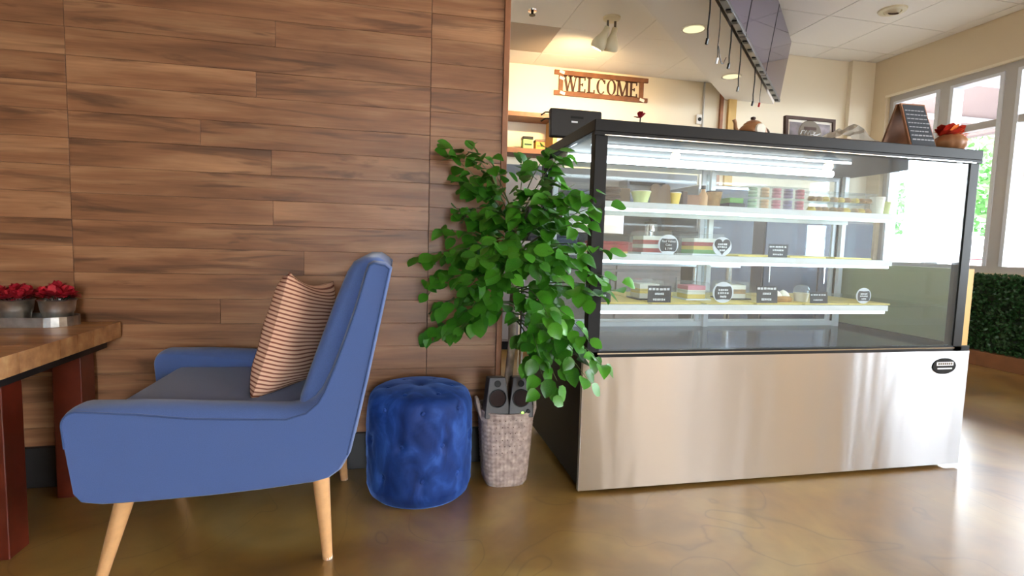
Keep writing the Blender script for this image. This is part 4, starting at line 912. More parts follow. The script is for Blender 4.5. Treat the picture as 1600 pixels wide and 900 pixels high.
# ---- artificial ficus
FT = Vector((0.437, 1.985, 0.262))
t = thing('artificial_ficus', FT, 'leafy artificial ficus tree standing in the grey basket', 'plant')
MB().tube([FT, (0.432, 1.985, 0.38), (0.441, 1.98, 0.52), (0.437, 1.975, 0.66), (0.445, 1.965, 0.80), (0.44, 1.95, 0.95), (0.45, 1.93, 1.06)], [0.017, 0.016, 0.0145, 0.0135, 0.012, 0.008, 0.004], 10).build('trunk', M['bark'], t, smooth=True)
TIPS = [(0.163, 2.0, 1.212), (0.261, 1.95, 1.233), (0.19, 2.0, 1.01), (0.312, 1.9, 1.188), (0.241, 2.03, 1.11), (0.463, 1.95, 1.193), (0.506, 1.75, 1.216), (0.531, 1.72, 1.072), (0.627, 1.68, 1.082), (0.655, 1.66, 1.032), (0.592, 1.65, 0.967), (0.661, 1.66, 0.887), (0.707, 1.64, 0.784), (0.645, 1.66, 0.739), (0.674, 1.62, 0.502), (0.599, 1.66, 0.527), (0.537, 1.7, 0.443), (0.484, 1.72, 0.516), (0.227, 1.85, 0.628), (0.126, 2.0, 0.642), (0.105, 2.03, 0.553), (0.047, 2.02, 0.841), (0.077, 1.98, 0.75), (0.161, 1.9, 0.87), (0.245, 1.7, 0.855), (0.32, 1.65, 0.798), (0.393, 1.62, 0.881), (0.499, 1.62, 0.803), (0.492, 1.65, 0.656), (0.442, 1.75, 1.028), (0.344, 1.8, 1.006), (0.278, 1.95, 1.011), (0.208, 1.8, 0.765), (0.182, 1.95, 0.566), (0.546, 1.64, 0.864), (0.622, 1.64, 0.594), (0.31, 1.72, 0.897), (0.497, 1.8, 1.121), (0.246, 2.04, 0.869), (0.149, 2.04, 0.939)]
rr = random.Random(11)
TIPS += [(x+rr.uniform(-.05, .05), min(2.04, y+rr.uniform(-.04, .08)), z+rr.uniform(-.05, .05)) for x, y, z in TIPS[::2]]
LP = []   # ovate leaf: rows of (half width, y, droop)
rows = [(0.0, 0.0, 0.0), (0.27, 0.14, 0.02), (0.41, 0.40, 0.0), (0.36, 0.66, -0.05), (0.17, 0.88, -0.12), (0.0, 1.0, -0.17)]
def leaf_mesh(nm, fold, curl):
    v = []; f = []
    for w_, y_, dz in rows:
        v += [(-w_, y_, dz*curl+w_*fold), (0, y_, dz*curl), (w_, y_, dz*curl+w_*fold)]
    for i in range(len(rows)-1):
        a = i*3; f += [(a, a+1, a+4, a+3), (a+1, a+2, a+5, a+4)]
    return v, f
LM = []
for fold, curl in ((0.25, 1.0), (0.45, 1.8), (0.1, 0.4)):
    v, f = leaf_mesh('leaf', fold, curl); me = bpy.data.meshes.new('leaf'); me.from_pydata(v, [], f); me.materials.append(M['leaf'])
    for p in me.polygons: p.use_smooth = True
    LM.append((me, v, f))
leaves = []
def ok(p):
    if p.y > 2.105: return False
    if p.x > 0.63 and p.y > 1.745: return False
    return True
for bi, tp in enumerate(TIPS):
    tp = Vector(tp); tp.x += 0.035 if tp.x < 0.25 else 0; z0 = min(1.04, max(0.60, 0.45*tp.z+0.42)) + rr.uniform(-0.04, 0.04)
    p0 = Vector((0.442, 1.96, z0)); d_ = tp-p0
    mid = p0+d_*0.5+Vector((0, 0, 0.06+0.10*max(0, (z0-tp.z)))); mid.y -= 0.03 if tp.x > 0.6 else 0
    pts = [(1-s)**2*p0+2*s*(1-s)*mid+s*s*tp for s in [i/7 for i in range(8)]]
    MB().tube(pts, [0.0035-0.0004*i for i in range(8)], 5).build('twig', M['twig'], t, smooth=True)
    nl = 15
    for k in range(nl):
        s = 0.25+0.75*(k+0.5)/nl; i = min(6, int(s*7)); fr = s*7-i; c = pts[i].lerp(pts[i+1], fr); tg = (pts[i+1]-pts[i]).normalized()
        side = tg.cross(Vector((0, 0, 1)));  side = side.normalized() if side.length > 1e-3 else Vector((1, 0, 0))
        sd = side*(1 if k % 2 else -1)
        dirv = (tg*rr.uniform(0.3, 0.9)+sd*rr.uniform(0.5, 1.1)+Vector((rr.uniform(-.4, .4), rr.uniform(-.4, .4), rr.uniform(-0.9, 0.15)))).normalized()
        off = dirv*rr.uniform(0.008, 0.04)
        nn = (Vector((rr.uniform(-0.5, 0.5), -0.5+rr.uniform(-0.5, 0.4), 0.7))).normalized(); xx = dirv.cross(nn).normalized(); nn = xx.cross(dirv)
        sz = rr.uniform(0.044, 0.068)
        P_ = c+off
        if not ok(P_) or not ok(P_+dirv*sz): continue
        leaves.append((P_, Matrix(((xx.x*sz, dirv.x*sz, nn.x*sz, P_.x), (xx.y*sz, dirv.y*sz, nn.y*sz, P_.y), (xx.z*sz, dirv.z*sz, nn.z*sz, P_.z), (0, 0, 0, 1)))))
leaves.sort(key=lambda q: q[0].y)
WLt = Matrix.Translation(-WL[t.name]); mb = MB()
for i, (p, m_) in enumerate(leaves):
    me, v, f = LM[i % 3]
    if i < 290:
        o = bpy.data.objects.new('leaf', me); col.objects.link(o); o.parent = t; o.matrix_basis = WLt @ m_
    else: mb.add([m_ @ Vector(q) for q in v], f)
if mb.v:
    o = mb.build('inner_leaves', M['leaf'], t, smooth=True); o['kind'] = 'stuff'
print('leaves', len(leaves))

# ================================================================== refrigerated display case
CX0, CX1, CY0, CY1 = 0.655, 2.376, 1.775, 2.47
GX0, GX1 = 0.668, 2.332
S1, S2, S3, DK = 1.062, 0.873, 0.686, 0.512
t = thing('display_case', (1.515, 2.12, 0), 'long refrigerated bakery display case with steel base and glass shelves', 'display case')
MB().box(CX0, CX1-0.004, CY0+0.018, CY1, 0.028, 0.495).build('base_cabinet', M['black'], t, bevel=0.003)
fp = MB().box(CX0, CX1, CY0, CY0+0.018, 0.012, 0.503).build('front_panel', M['steel'], t, bevel=0.002, seg=1)
fp['label'] = 'dented stainless steel front panel'
for x in (CX0+0.08, CX1-0.08):
    for y in (CY0+0.08, CY1-0.08): MB().lathe([(0.022, 0), (0.022, 0.006), (0.012, 0.01), (0.012, 0.028)], (x, y, 0), 12).build('foot', M['blackplastic'], t)
MB().box(GX0, CX1-0.002, CY0+0.001, CY0+0.03, 0.4955, 0.524).build('sill_rail', M['black'], t, bevel=0.002)
MB().box(GX0+0.04, GX1-0.04, CY0-0.001, CY0+0.002, 0.514, 0.518).build('sill_highlight', M['chrome'], t)
# posts
for x in (GX0, GX1-0.046):
    for y0 in (CY0+0.001, CY1-0.045):
        MB().box(x, x+0.046, y0, y0+0.04, 0.4955, 1.29).build('post', M['black'], t, bevel=0.002)
# top
tp_ = MB().box(GX0-0.006, GX1+0.006, CY0-0.006, CY1+0.004, 1.29, 1.331).build('top_panel', M['blackgloss'], t, bevel=0.003)
MB().box(GX0-0.006, GX1+0.006, CY0-0.006, CY0+0.0, 1.277, 1.2895).build('fascia', M['blackgloss'], t)
MB().box(GX0+0.03, GX1-0.03, CY0-0.008, CY0-0.0055, 1.2765, 1.2795).build('top_edge_strip', M['chrome'], t)
# glazing
MB().box(GX0+0.047, GX1-0.047, CY0+0.006, CY0+0.013, 0.525, 1.2895).build('front_glass', M['frontglass'], t)
MB().box(GX0+0.012, GX0+0.018, CY0+0.042, CY1-0.046, 0.525, 1.2895).build('side_glass', M['glass'], t)
MB().box(GX1-0.018, GX1-0.012, CY0+0.042, CY1-0.046, 0.525, 1.2895).build('side_glass', M['glass'], t)
for x in (GX0+0.008, GX1-0.022):
    MB().box(x, x+0.014, CY0+0.042, CY1-0.046, 0.4955, 0.53).build('side_rail', M['black'], t)
xm = 1.515
for k, (x0, x1, yo) in enumerate(((GX0+0.047, xm+0.03, CY1-0.02), (xm-0.03, GX1-0.047, CY1-0.034))):
    dr = MB().box(x0+0.02, x1-0.02, yo, yo+0.006, 0.54, 1.27).build('sliding_door', M['glass'], t)
    m = MB(); m.box(x0, x0+0.022, yo-0.003, yo+0.010, 0.52, 1.288); m.box(x1-0.022, x1, yo-0.003, yo+0.010, 0.52, 1.288)
    m.box(x0+0.022, x1-0.022, yo-0.003, yo+0.010, 0.52, 0.542); m.box(x0+0.022, x1-0.022, yo-0.003, yo+0.010, 1.268, 1.288)
    m.build('door_frame', M['alu'], dr)
MB().box(GX0+0.03, GX1-0.03, CY1-0.06, CY1-0.04, 0.4955, 0.535).build('door_track', M['alu'], t)
MB().box(GX0+0.02, GX1-0.02, CY0+0.031, CY1-0.061, 0.4955, DK).build('deck', M['deck'], t)
MB().box(GX0+0.047, 2.03, CY0+0.45, CY0+0.475, 1.262, 1.289).build('lamp_channel', M['shelfedge'], t)
MB().tube([(GX0+0.06, CY0+0.43, 1.268), (2.02, CY0+0.43, 1.268)], 0.015, 10).build('glow_tube', M['led'], t, smooth=True)
MB().tube([(GX0+0.06, CY0+0.20, 1.281), (1.90, CY0+0.20, 1.281)], 0.005, 8).build('glow_tube', M['ledsoft'], t, smooth=True)  # thin glowing line stands in for the reflection of the tube
for k, z in enumerate((S1, S2, S3)):
    sy0 = CY0+0.062; sh = MB().box(GX0+0.03, GX1-0.035, sy0, CY1-0.09, z-0.007, z).build('shelf', M['shelfglass'], t)
    MB().box(GX0+0.032, 2.005, sy0-0.003, sy0+0.012, z-0.024, z-0.0005).build('shelf_rail', M['shelfedge'], sh, bevel=0.002)
    MB().box(GX0+0.04, 1.99, sy0-0.002, sy0+0.014, z-0.034, z-0.0245).build('light_strip', M['ledsoft'], sh)
    MB().box(GX0+0.032, GX1-0.04, CY1-0.10, CY1-0.088, z-0.02, z-0.0005).build('rear_rail', M['shelfedge'], sh)
for x in (xm-0.012, GX0+0.035, GX1-0.06):
    MB().box(x, x+0.024, CY1-0.086, CY1-0.066, DK, 1.289).build('shelf_standard', M['alu'], t)
# oval maker's badge
bx, bz = 2.247, 0.440
def ell(rx, rz, n=32): return [(bx+rx*math.cos(2*PI*i/n), bz+rz*math.sin(2*PI*i/n)) for i in range(n)]
bd = MB().prism(ell(0.060, 0.034), 'y', CY0-0.004, CY0).build('badge', M['blackgloss'], t, bevel=0.0015)
bd['label'] = 'oval black badge with silver bands'
MB().box(bx-0.043, bx+0.043, CY0-0.0055, CY0-0.0035, bz+0.002, bz+0.018).build('badge_band', M['alu'], bd)
MB().box(bx-0.038, bx+0.038, CY0-0.0055, CY0-0.0035, bz-0.013, bz-0.007).build('badge_band', M['alu'], bd)
for k in range(7): MB().box(bx-0.036+0.0108*k, bx-0.029+0.0108*k, CY0-0.0062, CY0-0.0052, bz+0.006, bz+0.014).build('badge_letter', M['pewter'], bd)
# board standing on the base ledge at the window end
o = MB().box(2.3405, 2.371, CY0+0.012, CY1-0.01, 0.4955, 0.845)
t2 = thing('end_board', (2.356, 2.12, 0.4955), 'olive board with a tan edge beside the case glass', 'board')
MB().box(2.3405, 2.371, CY0+0.018, CY1-0.01, 0.496, 0.845).build('panel', M['olive'], t2)
MB().box(2.3400, 2.3716, CY0+0.010, CY0+0.0178, 0.496, 0.846).build('edge_strip', M['tan'], t2)

# ------------------------------------------------------------------ goods on the shelves
def marks(mb, cx, z, w_, h_, y, n=5, seed=0):
    rr_ = random.Random(seed); x = cx-w_/2
    for i in range(n):
        ww = w_/n*rr_.uniform(0.55, 0.85); mb.box(x, x+ww, y-0.0012, y, z-h_*rr_.uniform(0.35, 0.5), z+h_*rr_.uniform(0.35, 0.5)); x += w_/n
def text(s, size, loc, par, mt):
    cu = bpy.data.curves.new('lettering', 'FONT'); cu.body = s; cu.size = size; cu.align_x = 'CENTER'; cu.extrude = 0.0003
    tmp = bpy.data.objects.new('lettering_curve', cu); me = bpy.data.meshes.new_from_object(tmp); me.materials.clear(); me.materials.append(M[mt])
    bpy.data.objects.remove(tmp); bpy.data.curves.remove(cu)
    o = bpy.data.objects.new('lettering', me); col.objects.link(o)
    o.parent = par; o.location = Vector(loc)-WL[par.name]; o.rotation_euler = (PI/2, 0, 0); return o
TG = 'price tags in the display case'
def tag_rect(cx, y, z, w_, h_, label, lines, skew=0.0):
    g = thing('price_tag', (cx, y, z), label, 'price tag', TG)
    MB().prism([(cx-w_/2-skew, z+0.0005), (cx+w_/2-skew, z+0.0005), (cx+w_/2, z+h_), (cx-w_/2, z+h_)], 'y', y, y+0.003).build('plate', M['chalk'], g)
    MB().prism([(y+0.003, z+0.0005), (y+0.03, z+0.0005), (y+0.003, z+h_*0.6)], 'x', cx-0.01, cx+0.01).build('stand', M['chalk'], g)
    for i, (zz, ww) in enumerate(lines):
        mb = MB(); marks(mb, cx, z+h_*zz, w_*ww, h_*0.14, y, 6, int(cx*1000)+i); mb.build('chalk_writing', M['chalkwhite'], g)
def tag_round(cx, y, z, r, label, kind, words=None):
    g = thing('price_tag', (cx, y, z), label, 'price tag', TG)
    n = 24; pts = [(cx+r*1.12*math.cos(2*PI*i/n), z+r*1.02+r*1.02*math.sin(2*PI*i/n)) for i in range(n)]
    MB().prism(pts, 'y', y, y+0.003).build('card', M['alu'], g)
    cz = z+r*0.98
    if kind == 'lobes': hp = [(cx+(0.42+0.52*abs(math.cos(a))**0.7)*r*(1 if math.cos(a) >= 0 else -1)*(1 if abs(math.cos(a)) > 0.15 else abs(math.cos(a))/0.15), cz+r*0.74*math.sin(a)*(0.82+0.18*min(1, abs(math.cos(a))*2))) for a in [2*PI*i/40 for i in range(40)]]
    else: hp = [(cx+r*0.95*(math.sin(a)**3), cz+r*0.06*(13*math.cos(a)-5*math.cos(2*a)-2*math.cos(3*a)-math.cos(4*a))+0.004) for a in [2*PI*i/40 for i in range(40)]]
    MB().prism(hp, 'y', y-0.0012, y-0.0002).build('chalk_shape', M['chalk'], g)
    if words:
        for s_, dz, sz_ in words: text(s_, sz_, (cx, y-0.0018, cz+dz), g, 'chalkwhite')
    else:
        for i, (zz, ww) in enumerate(((0.28, 1.1), (-0.02, 1.2), (-0.36, 0.7))):
            mb = MB(); marks(mb, cx, cz+r*zz, r*ww, r*0.22, y-0.0013, 5, int(cx*777)+i); mb.build('chalk_writing', M['chalkwhite'], g)
def clamshell(cx, y0, z, w_, dd, h_, label, fill):
    g = thing('cake_box', (cx, y0+dd/2, z), label, 'cake box', 'clear boxes of cake slices in the display case')
    MB().box(cx-w_/2, cx+w_/2, y0, y0+dd, z+0.0005, z+0.006).build('tray', M['blackplastic'] if fill[0] == 'cakewhite' else M['alu'], g)
    MB().box(cx-w_/2-0.006, cx+w_/2+0.006, y0-0.004, y0+dd+0.004, z+h_*0.5-0.002, z+h_*0.5+0.002).build('flange', M['clear'], g)
    b = h_; MB().prism([(cx-w_/2, z+0.0065), (cx+w_/2, z+0.0065), (cx+w_/2, z+b*0.5), (cx+w_/2-0.012, z+b), (cx-w_/2+0.012, z+b), (cx-w_/2, z+b*0.5)], 'y', y0, y0+dd).build('lid', M['clear'], g)
    hh = (b*0.72)/len(fill)
    for i, mt in enumerate(fill):
        MB().box(cx-w_/2+0.012, cx+w_/2-0.02, y0+0.012, y0+dd-0.015, z+0.0066+hh*i, z+0.0066+hh*(i+1)-0.0005).build('cake_layer', M[mt], g)
def cboard(cx, y0, y1, z, w_, label, sk=0.0):
    o = MB().prism([(cx-w_/2, y0), (cx+w_/2, y0), (cx+w_/2+sk, y1), (cx-w_/2+sk, y1)], 'z', z+0.0004, z+0.006).build('cake_board', M['gold'])
    tag(o, label, 'cake board', 'gold cake boards on the shelves')
# middle shelf
cboard(0.80, 1.93, 2.30, S2, 0.15, 'gold cake board at the leaf end of the middle shelf')
clamshell(0.985, 1.90, S2, 0.135, 0.12, 0.088, 'clear box with red cake slice on the middle shelf', ['cakered', 'cakewhite', 'cakered', 'cakewhite'])
tag_round(1.01, 1.865, S2, 0.037, 'round chalk tag reading Red Velvet on the middle shelf', 'lobes', [('Red Velvet', 0.010, 0.013), ('Cake', -0.003, 0.012), ('$ 7.99', -0.018, 0.012)])
clamshell(1.205, 1.90, S2, 0.145, 0.12, 0.084, 'clear box with rainbow layered cake on the middle shelf', ['cakegrn', 'cakeyel', 'cakered', 'cakewhite'])
tag_round(1.238, 1.865, S2, 0.036, 'heart shaped chalk tag before the rainbow cake', 'heart')
cboard(1.40, 1.88, 2.28, S2, 0.16, 'gold cake board behind the rectangular tag of the middle shelf')
tag_rect(1.487, 1.865, S2, 0.085, 0.052, 'rectangular chalk tag alone on the middle shelf', ((0.80, 0.95), (0.55, 0.6), (0.22, 0.55)))
cboard(1.64, 1.88, 2.28, S2, 0.17, 'gold cake board just past the rectangular tag on the middle shelf'); cboard(1.86, 1.88, 2.28, S2, 0.18, 'gold cake board at the window end of the middle shelf')
# lower shelf
for i, (cx, lb) in enumerate(((0.83, 'gold cake board at the leaf end of the lower shelf'), (1.05, 'gold cake board under the first boxed slice of the lower shelf'), (1.28, 'gold cake board under the round tag of the lower shelf'), (1.50, 'gold cake board under the piled pastry of the lower shelf'), (1.72, 'gold cake board by the plastic cup on the lower shelf'), (1.93, 'gold cake board at the window end of the lower shelf'))):
    cboard(cx, 1.852, 2.30, S3, 0.205, lb, -0.012)
tag_rect(0.745, 1.848, S3+0.006, 0.070, 0.062, 'chalk tag half hidden by ficus leaves on the lower shelf', ((0.75, 0.7), (0.4, 0.5)))
clamshell(0.985, 1.93, S3+0.006, 0.115, 0.11, 0.078, 'clear box with a pale cake slice on the lower shelf', ['cakewhite', 'cakeyel', 'cakewhite'])
tag_rect(0.975, 1.848, S3+0.006, 0.094, 0.064, 'rectangular chalk tag before the pale cake slice', ((0.80, 0.95), (0.52, 0.4), (0.18, 0.55)))
clamshell(1.19, 1.93, S3+0.006, 0.11, 0.11, 0.072, 'clear box with a strawberry topped slice on the lower shelf', ['cakeyel', 'cakewhite', 'pink'])
tag_round(1.243, 1.848, S3+0.006, 0.040, 'round chalk tag before the strawberry slice', 'lobes')
clamshell(1.39, 1.96, S3+0.006, 0.12, 0.11, 0.075, 'clear box of fruit cake behind a rectangular tag on the lower shelf', ['cakewhite', 'cookie', 'cakewhite'])
tag_rect(1.436, 1.848, S3+0.006, 0.092, 0.068, 'rectangular chalk tag before the fruit cake box', ((0.85, 0.95), (0.55, 0.4), (0.22, 0.5)), -0.004)
g = thing('pastry', (1.555, 1.95, S3+0.006), 'pale piled pastry with whipped topping on the lower shelf', 'pastry')
MB().lathe([(0.0, 0.0005), (0.062, 0.0005), (0.066, 0.012), (0.055, 0.022), (0.0, 0.024)], (1.555, 1.95, S3+0.006), 20).build('crust', M['cookie'], g, smooth=True)
for i in range(7):
    a = 2*PI*i/6; r_ = 0.036 if i < 6 else 0
    MB().lathe([(0.018, 0.018), (0.020, 0.026), (0.012, 0.038), (0, 0.046)], (1.555+r_*math.cos(a), 1.95+r_*math.sin(a), S3+0.006), 10).build('cream_swirl', M['cakewhite'], g, smooth=True)
g = thing('dessert_cup', (1.655, 1.92, S3+0.006), 'domed clear dessert cup on the lower shelf', 'cup')
MB().lathe([(0.024, 0), (0.030, 0.034), (0.031, 0.036)], (1.655, 1.92, S3+0.0065), 20).build('cup', M['cakewhite'], g, smooth=True)
MB().lathe([(0.031, 0.036), (0.029, 0.055), (0.020, 0.066), (0.0, 0.069)], (1.655, 1.92, S3+0.0065), 20).build('dome_lid', M['clear'], g, smooth=True)
tag_rect(1.675, 1.848, S3+0.006, 0.082, 0.046, 'rectangular chalk tag before the domed dessert cup', ((0.75, 0.9), (0.3, 0.55)), -0.005)
tag_round(1.893, 1.848, S3+0.006, 0.032, 'round chalk tag at the window end of the lower shelf', 'lobes')
# top shelf
def cup(x, y, z, r0, r1, h_, mt, label, nm='dessert_cup', cat='cup', lid=None):
    g = thing(nm, (x, y, z), label, cat, 'cups and jars on the top shelf')
    MB().lathe([(0, 0.0005), (r0, 0.0005), (r1, h_*0.85), (r1*1.05, h_*0.86), (r1*1.05, h_*0.9), (0, h_*0.92)], (x, y, z), 20).build('body', M[mt], g, smooth=True)
    MB().lathe([(r1*1.03, h_*0.9), (r1*1.03, h_*0.97), (0, h_)], (x, y, z), 20).build('lid', M[lid or mt], g, smooth=True)
for i in range(4):
    o = MB().lathe([(0, 0.0), (0.038, 0.0), (0.042, 0.006), (0.038, 0.013), (0, 0.014)], (0.79+0.004*(i % 2), 1.93, S1+0.0005+0.0145*i), 18).build('chocolate_cookie', M['choc'], smooth=True)
    tag(o, ['bottom', 'second', 'third', 'top'][i]+' dark chocolate cookie of the stack at the post end of the top shelf', 'cookie', 'stacked chocolate cookies')
o = MB().box(0.83, 0.885, 1.95, 2.01, S1+0.0005, S1+0.06).build('kraft_box', M['kraft'], bevel=0.003); tag(o, 'plain kraft box behind the cookie stack on the top shelf', 'box')
cup(0.905, 1.90, S1, 0.024, 0.036, 0.048, 'cream2', 'pale green cream cup left of the scalloped card', lid='cakewhite')
g = thing('scalloped_card', (0.985, 1.885, S1), 'brown card sign with a scalloped top on the top shelf', 'sign')
pts = [(0.938, S1+0.0005), (1.022, S1+0.0005), (1.016, S1+0.055)]+[(0.998+0.019*math.cos(a), S1+0.060+0.016*math.sin(a)) for a in [PI*i/8 for i in range(9)]]+[(0.958+0.019*math.cos(a), S1+0.060+0.016*math.sin(a)) for a in [PI*i/8 for i in range(9)]]+[(0.936, S1+0.055)]
MB().prism(pts, 'y', 1.885, 1.890).build('card', M['kraft'], g)
MB().box(0.972, 0.992, 1.890, 1.92, S1+0.0005, S1+0.03).build('stand', M['kraft'], g)
cup(1.045, 1.91, S1, 0.020, 0.028, 0.050, 'cakeyel', 'yellow custard cup right of the scalloped card', lid='cakewhite')
o = MB().box(1.078, 1.10, 1.90, 1.96, S1+0.0005, S1+0.055).build('chocolate_bar', M['choc'], bevel=0.003); tag(o, 'upright dark chocolate bar beside the custard cup', 'chocolate bar')
o = MB().box(1.105, 1.165, 1.92, 2.0, S1+0.0005, S1+0.045).build('biscuit_box', M['board'], bevel=0.003); tag(o, 'reddish brown biscuit box on the top shelf', 'box')
g = thing('syrup_bottle', (1.195, 1.95, S1), 'small bottle with dark cap on the top shelf', 'bottle')
MB().lathe([(0, 0.0005), (0.018, 0.0005), (0.019, 0.045), (0.008, 0.065), (0.008, 0.075)], (1.195, 1.95, S1), 18).build('body', M['peach'], g, smooth=True)
MB().lathe([(0.0095, 0.072), (0.0095, 0.086), (0, 0.087)], (1.195, 1.95, S1), 14).build('cap', M['black'], g)
cup(1.25, 1.96, S1, 0.022, 0.030, 0.07, 'cookie', 'brown biscuit jar on the top shelf', 'biscuit_jar', 'jar', 'choc')
g = thing('salad_box', (1.315, 1.93, S1), 'flat clear box with green filling on the top shelf', 'box')
MB().box(1.28, 1.35, 1.90, 1.98, S1+0.0005, S1+0.02).build('tray', M['blackplastic'], g); MB().box(1.285, 1.345, 1.905, 1.975, S1+0.021, S1+0.04).build('filling', M['cakegrn'], g); MB().box(1.28, 1.35, 1.90, 1.98, S1+0.0405, S1+0.055).build('lid', M['clear'], g)
mac = ['mint', 'peach', 'pink', 'lilac', 'pink']
mlab = ['mint', 'peach', 'pink', 'lilac', 'rosy']
for i in range(5):
    x = 1.385+0.054*i
    for j in range(2):
        z = S1+0.0005+0.046*j
        g = thing('macaron_box', (x, 1.91, z), ('lower ' if j == 0 else 'upper ')+mlab[i]+' macaron box of the stacked clear boxes on the top shelf', 'macaron box', 'stacked macaron boxes')
        MB().box(x-0.025, x+0.025, 1.885, 1.955, z, z+0.045).build('box', M['clear'], g)
        for q in range(3):
            o = MB().lathe([(0, 0), (0.016, 0), (0.018, 0.004), (0.016, 0.010), (0, 0.012)], (x, 1.905, z+0.003+0.0128*q), 14).build('macaron', M[mac[i]], g, smooth=True)
for i in range(3):
    x = 1.70+0.105*i
    for j in range(2):
        z = S1+0.0005+0.042*j
        g = thing('cookie_tray', (x, 1.93, z), ('lower ' if j == 0 else 'upper ')+['first', 'second', 'third'][i]+' clear cookie box counted from the macarons', 'cookie box', 'clear cookie boxes on the top shelf')
        MB().box(x-0.05, x+0.05, 1.885, 1.985, z, z+0.041).build('box', M['clear'], g)
        for q in range(3):
            MB().lathe([(0, 0), (0.015, 0.0), (0.018, 0.008), (0.012, 0.018), (0, 0.021)], (x-0.032+0.032*q, 1.915, z+0.003), 12).build('cookie', M['cookie'] if (i+q+j) % 3 else M['cakeyel'], g, smooth=True)
cup(1.975, 1.90, S1, 0.022, 0.027, 0.075, 'cakewhite', 'white lidded tub at the window end of the top shelf', 'yogurt_tub', 'tub')
cup(2.04, 1.93, S1, 0.022, 0.027, 0.06, 'cream2', 'pale green tub last on the top shelf', 'yogurt_tub', 'tub')

# ------------------------------------------------------------------ things on top of the case
TZ2 = 1.3315
g = thing('till_monitor', (0.765, 2.27, TZ2), 'black till monitor seen from behind on the case top', 'monitor')
MB().box(0.69, 0.84, 2.24, 2.36, TZ2, TZ2+0.012).build('foot_plate', M['black'], g, bevel=0.003)
MB().box(0.735, 0.795, 2.28, 2.32, TZ2+0.012, TZ2+0.06).build('neck', M['black'], g)
R_ = Matrix.Translation((0.762, 2.255, TZ2+0.025)) @ Euler((-0.10, 0, 0.0)).to_matrix().to_4x4()
MB().box(-0.122, 0.112, -0.012, 0.018, 0, 0.123).xf(R_).build('display_back', M['blackplastic'], g, bevel=0.008, seg=3)
MB().box(-0.028, 0.0, -0.0135, -0.0118, 0.064, 0.071).xf(R_).build('label_plate', M['alu'], g)
MB().box(-0.032, 0.026, -0.0128, -0.0118, 0.082, 0.092).xf(R_).build('vent_slot', M['black'], g)
for q in (0.105, 0.078): MB().tube([R_ @ Vector((-0.118, 0.0, q)), R_ @ Vector((-0.14, 0, q-0.001)), R_ @ Vector((-0.158, 0.01, q-0.012))], 0.0035, 6).build('cable', M['cable'], g)
# little red flower
g = thing('small_flower', (1.035, 2.22, TZ2), 'small red flower in a dark pot on the case top', 'flower')
MB().lathe([(0, 0), (0.025, 0), (0.032, 0.06), (0, 0.06)], (1.035, 2.22, TZ2), 16).build('pot', M['black'], g, smooth=True)
MB().tube([(1.035, 2.22, TZ2+0.06), (1.037, 2.22, TZ2+0.125)], 0.003, 6).build('stem', M['darkgreen'], g)
rr = random.Random(5); mb = MB()
for q in range(16):
    m_ = Matrix.Translation((1.037, 2.22, TZ2+0.125)) @ Euler((0, 0, q*2.4)).to_matrix().to_4x4() @ Euler((rr.uniform(-0.2, 1.3), 0, 0)).to_matrix().to_4x4() @ Matrix.Scale(0.03, 4)
    mb.add([m_ @ Vector(p) for p in petal], [(0, 1, 5), (1, 2, 4, 5), (2, 3, 4)])
mb.build('blossom', M['red'], g)
# copper teapot
TP = Vector((1.412, 1.97, TZ2))
g = thing('teapot', TP, 'copper brown teapot with curved spout and ring handle on the case top', 'teapot')
MB().lathe([(0, 0.0), (0.030, 0), (0.036, 0.004), (0.049, 0.022), (0.055, 0.040), (0.052, 0.056), (0.042, 0.068), (0.034, 0.072)], TP, 28).build('body', M['copper'], g, smooth=True, angle=60)
ld = MB().lathe([(0.037, 0.070), (0.036, 0.076), (0.024, 0.086), (0.008, 0.091)], TP, 24).build('lid', M['copper'], g, smooth=True)
MB().lathe([(0.004, 0.090), (0.010, 0.096), (0.009, 0.103), (0, 0.106)], TP, 14).build('knob', M['choc'], ld, smooth=True)
MB().tube([TP+Vector(p) for p in ((-0.045, 0, 0.025), (-0.066, 0, 0.034), (-0.078, 0, 0.055), (-0.080, 0, 0.074), (-0.087, 0, 0.088))], [0.013, 0.010, 0.008, 0.007, 0.008], 10).build('spout', M['copper'], g, smooth=True)
MB().tube([TP+Vector((0.048+0.030*math.sin(a), 0, 0.040-0.026*math.cos(a))) for a in [PI*i/8 for i in range(9)]], 0.004, 8).build('handle', M['pewter'], g, smooth=True)
m_ = Matrix.Translation(TP+Vector((0.0, -0.0535, 0.046))) @ Matrix.Rotation(PI/2, 4, 'X')
MB().lathe([(0, 0.004), (0.020, 0.002), (0.024, -0.004)], (0, 0, 0), 20, m_).build('white_medallion', M['cakewhite'], g, smooth=True)
# framed print
FX0, FX1, FZ1 = 1.755, 2.025, 1.524; fy = 2.2
g = thing('framed_print', ((FX0+FX1)/2, fy, TZ2), 'dark framed black and white print with white script on the case top', 'picture')
R_ = Matrix.Translation((FX0, fy, TZ2)) @ Euler((-0.06, 0, 0)).to_matrix().to_4x4(); W_, H_ = FX1-FX0, 0.192
m = MB(); m.box(0, W_, 0, 0.018, 0, 0.014); m.box(0, W_, 0, 0.018, H_-0.014, H_); m.box(0, 0.014, 0, 0.018, 0.014, H_-0.014); m.box(W_-0.014, W_, 0, 0.018, 0.014, H_-0.014)
m.xf(R_).build('frame', M['choc'], g)
MB().box(0.014, W_-0.014, 0.008, 0.012, 0.014, H_-0.014).xf(R_).build('mat_board', M['paper'], g)
MB().box(0.026, W_-0.026, 0.006, 0.0078, 0.024, H_-0.026).xf(R_).build('print', M['photo'], g)
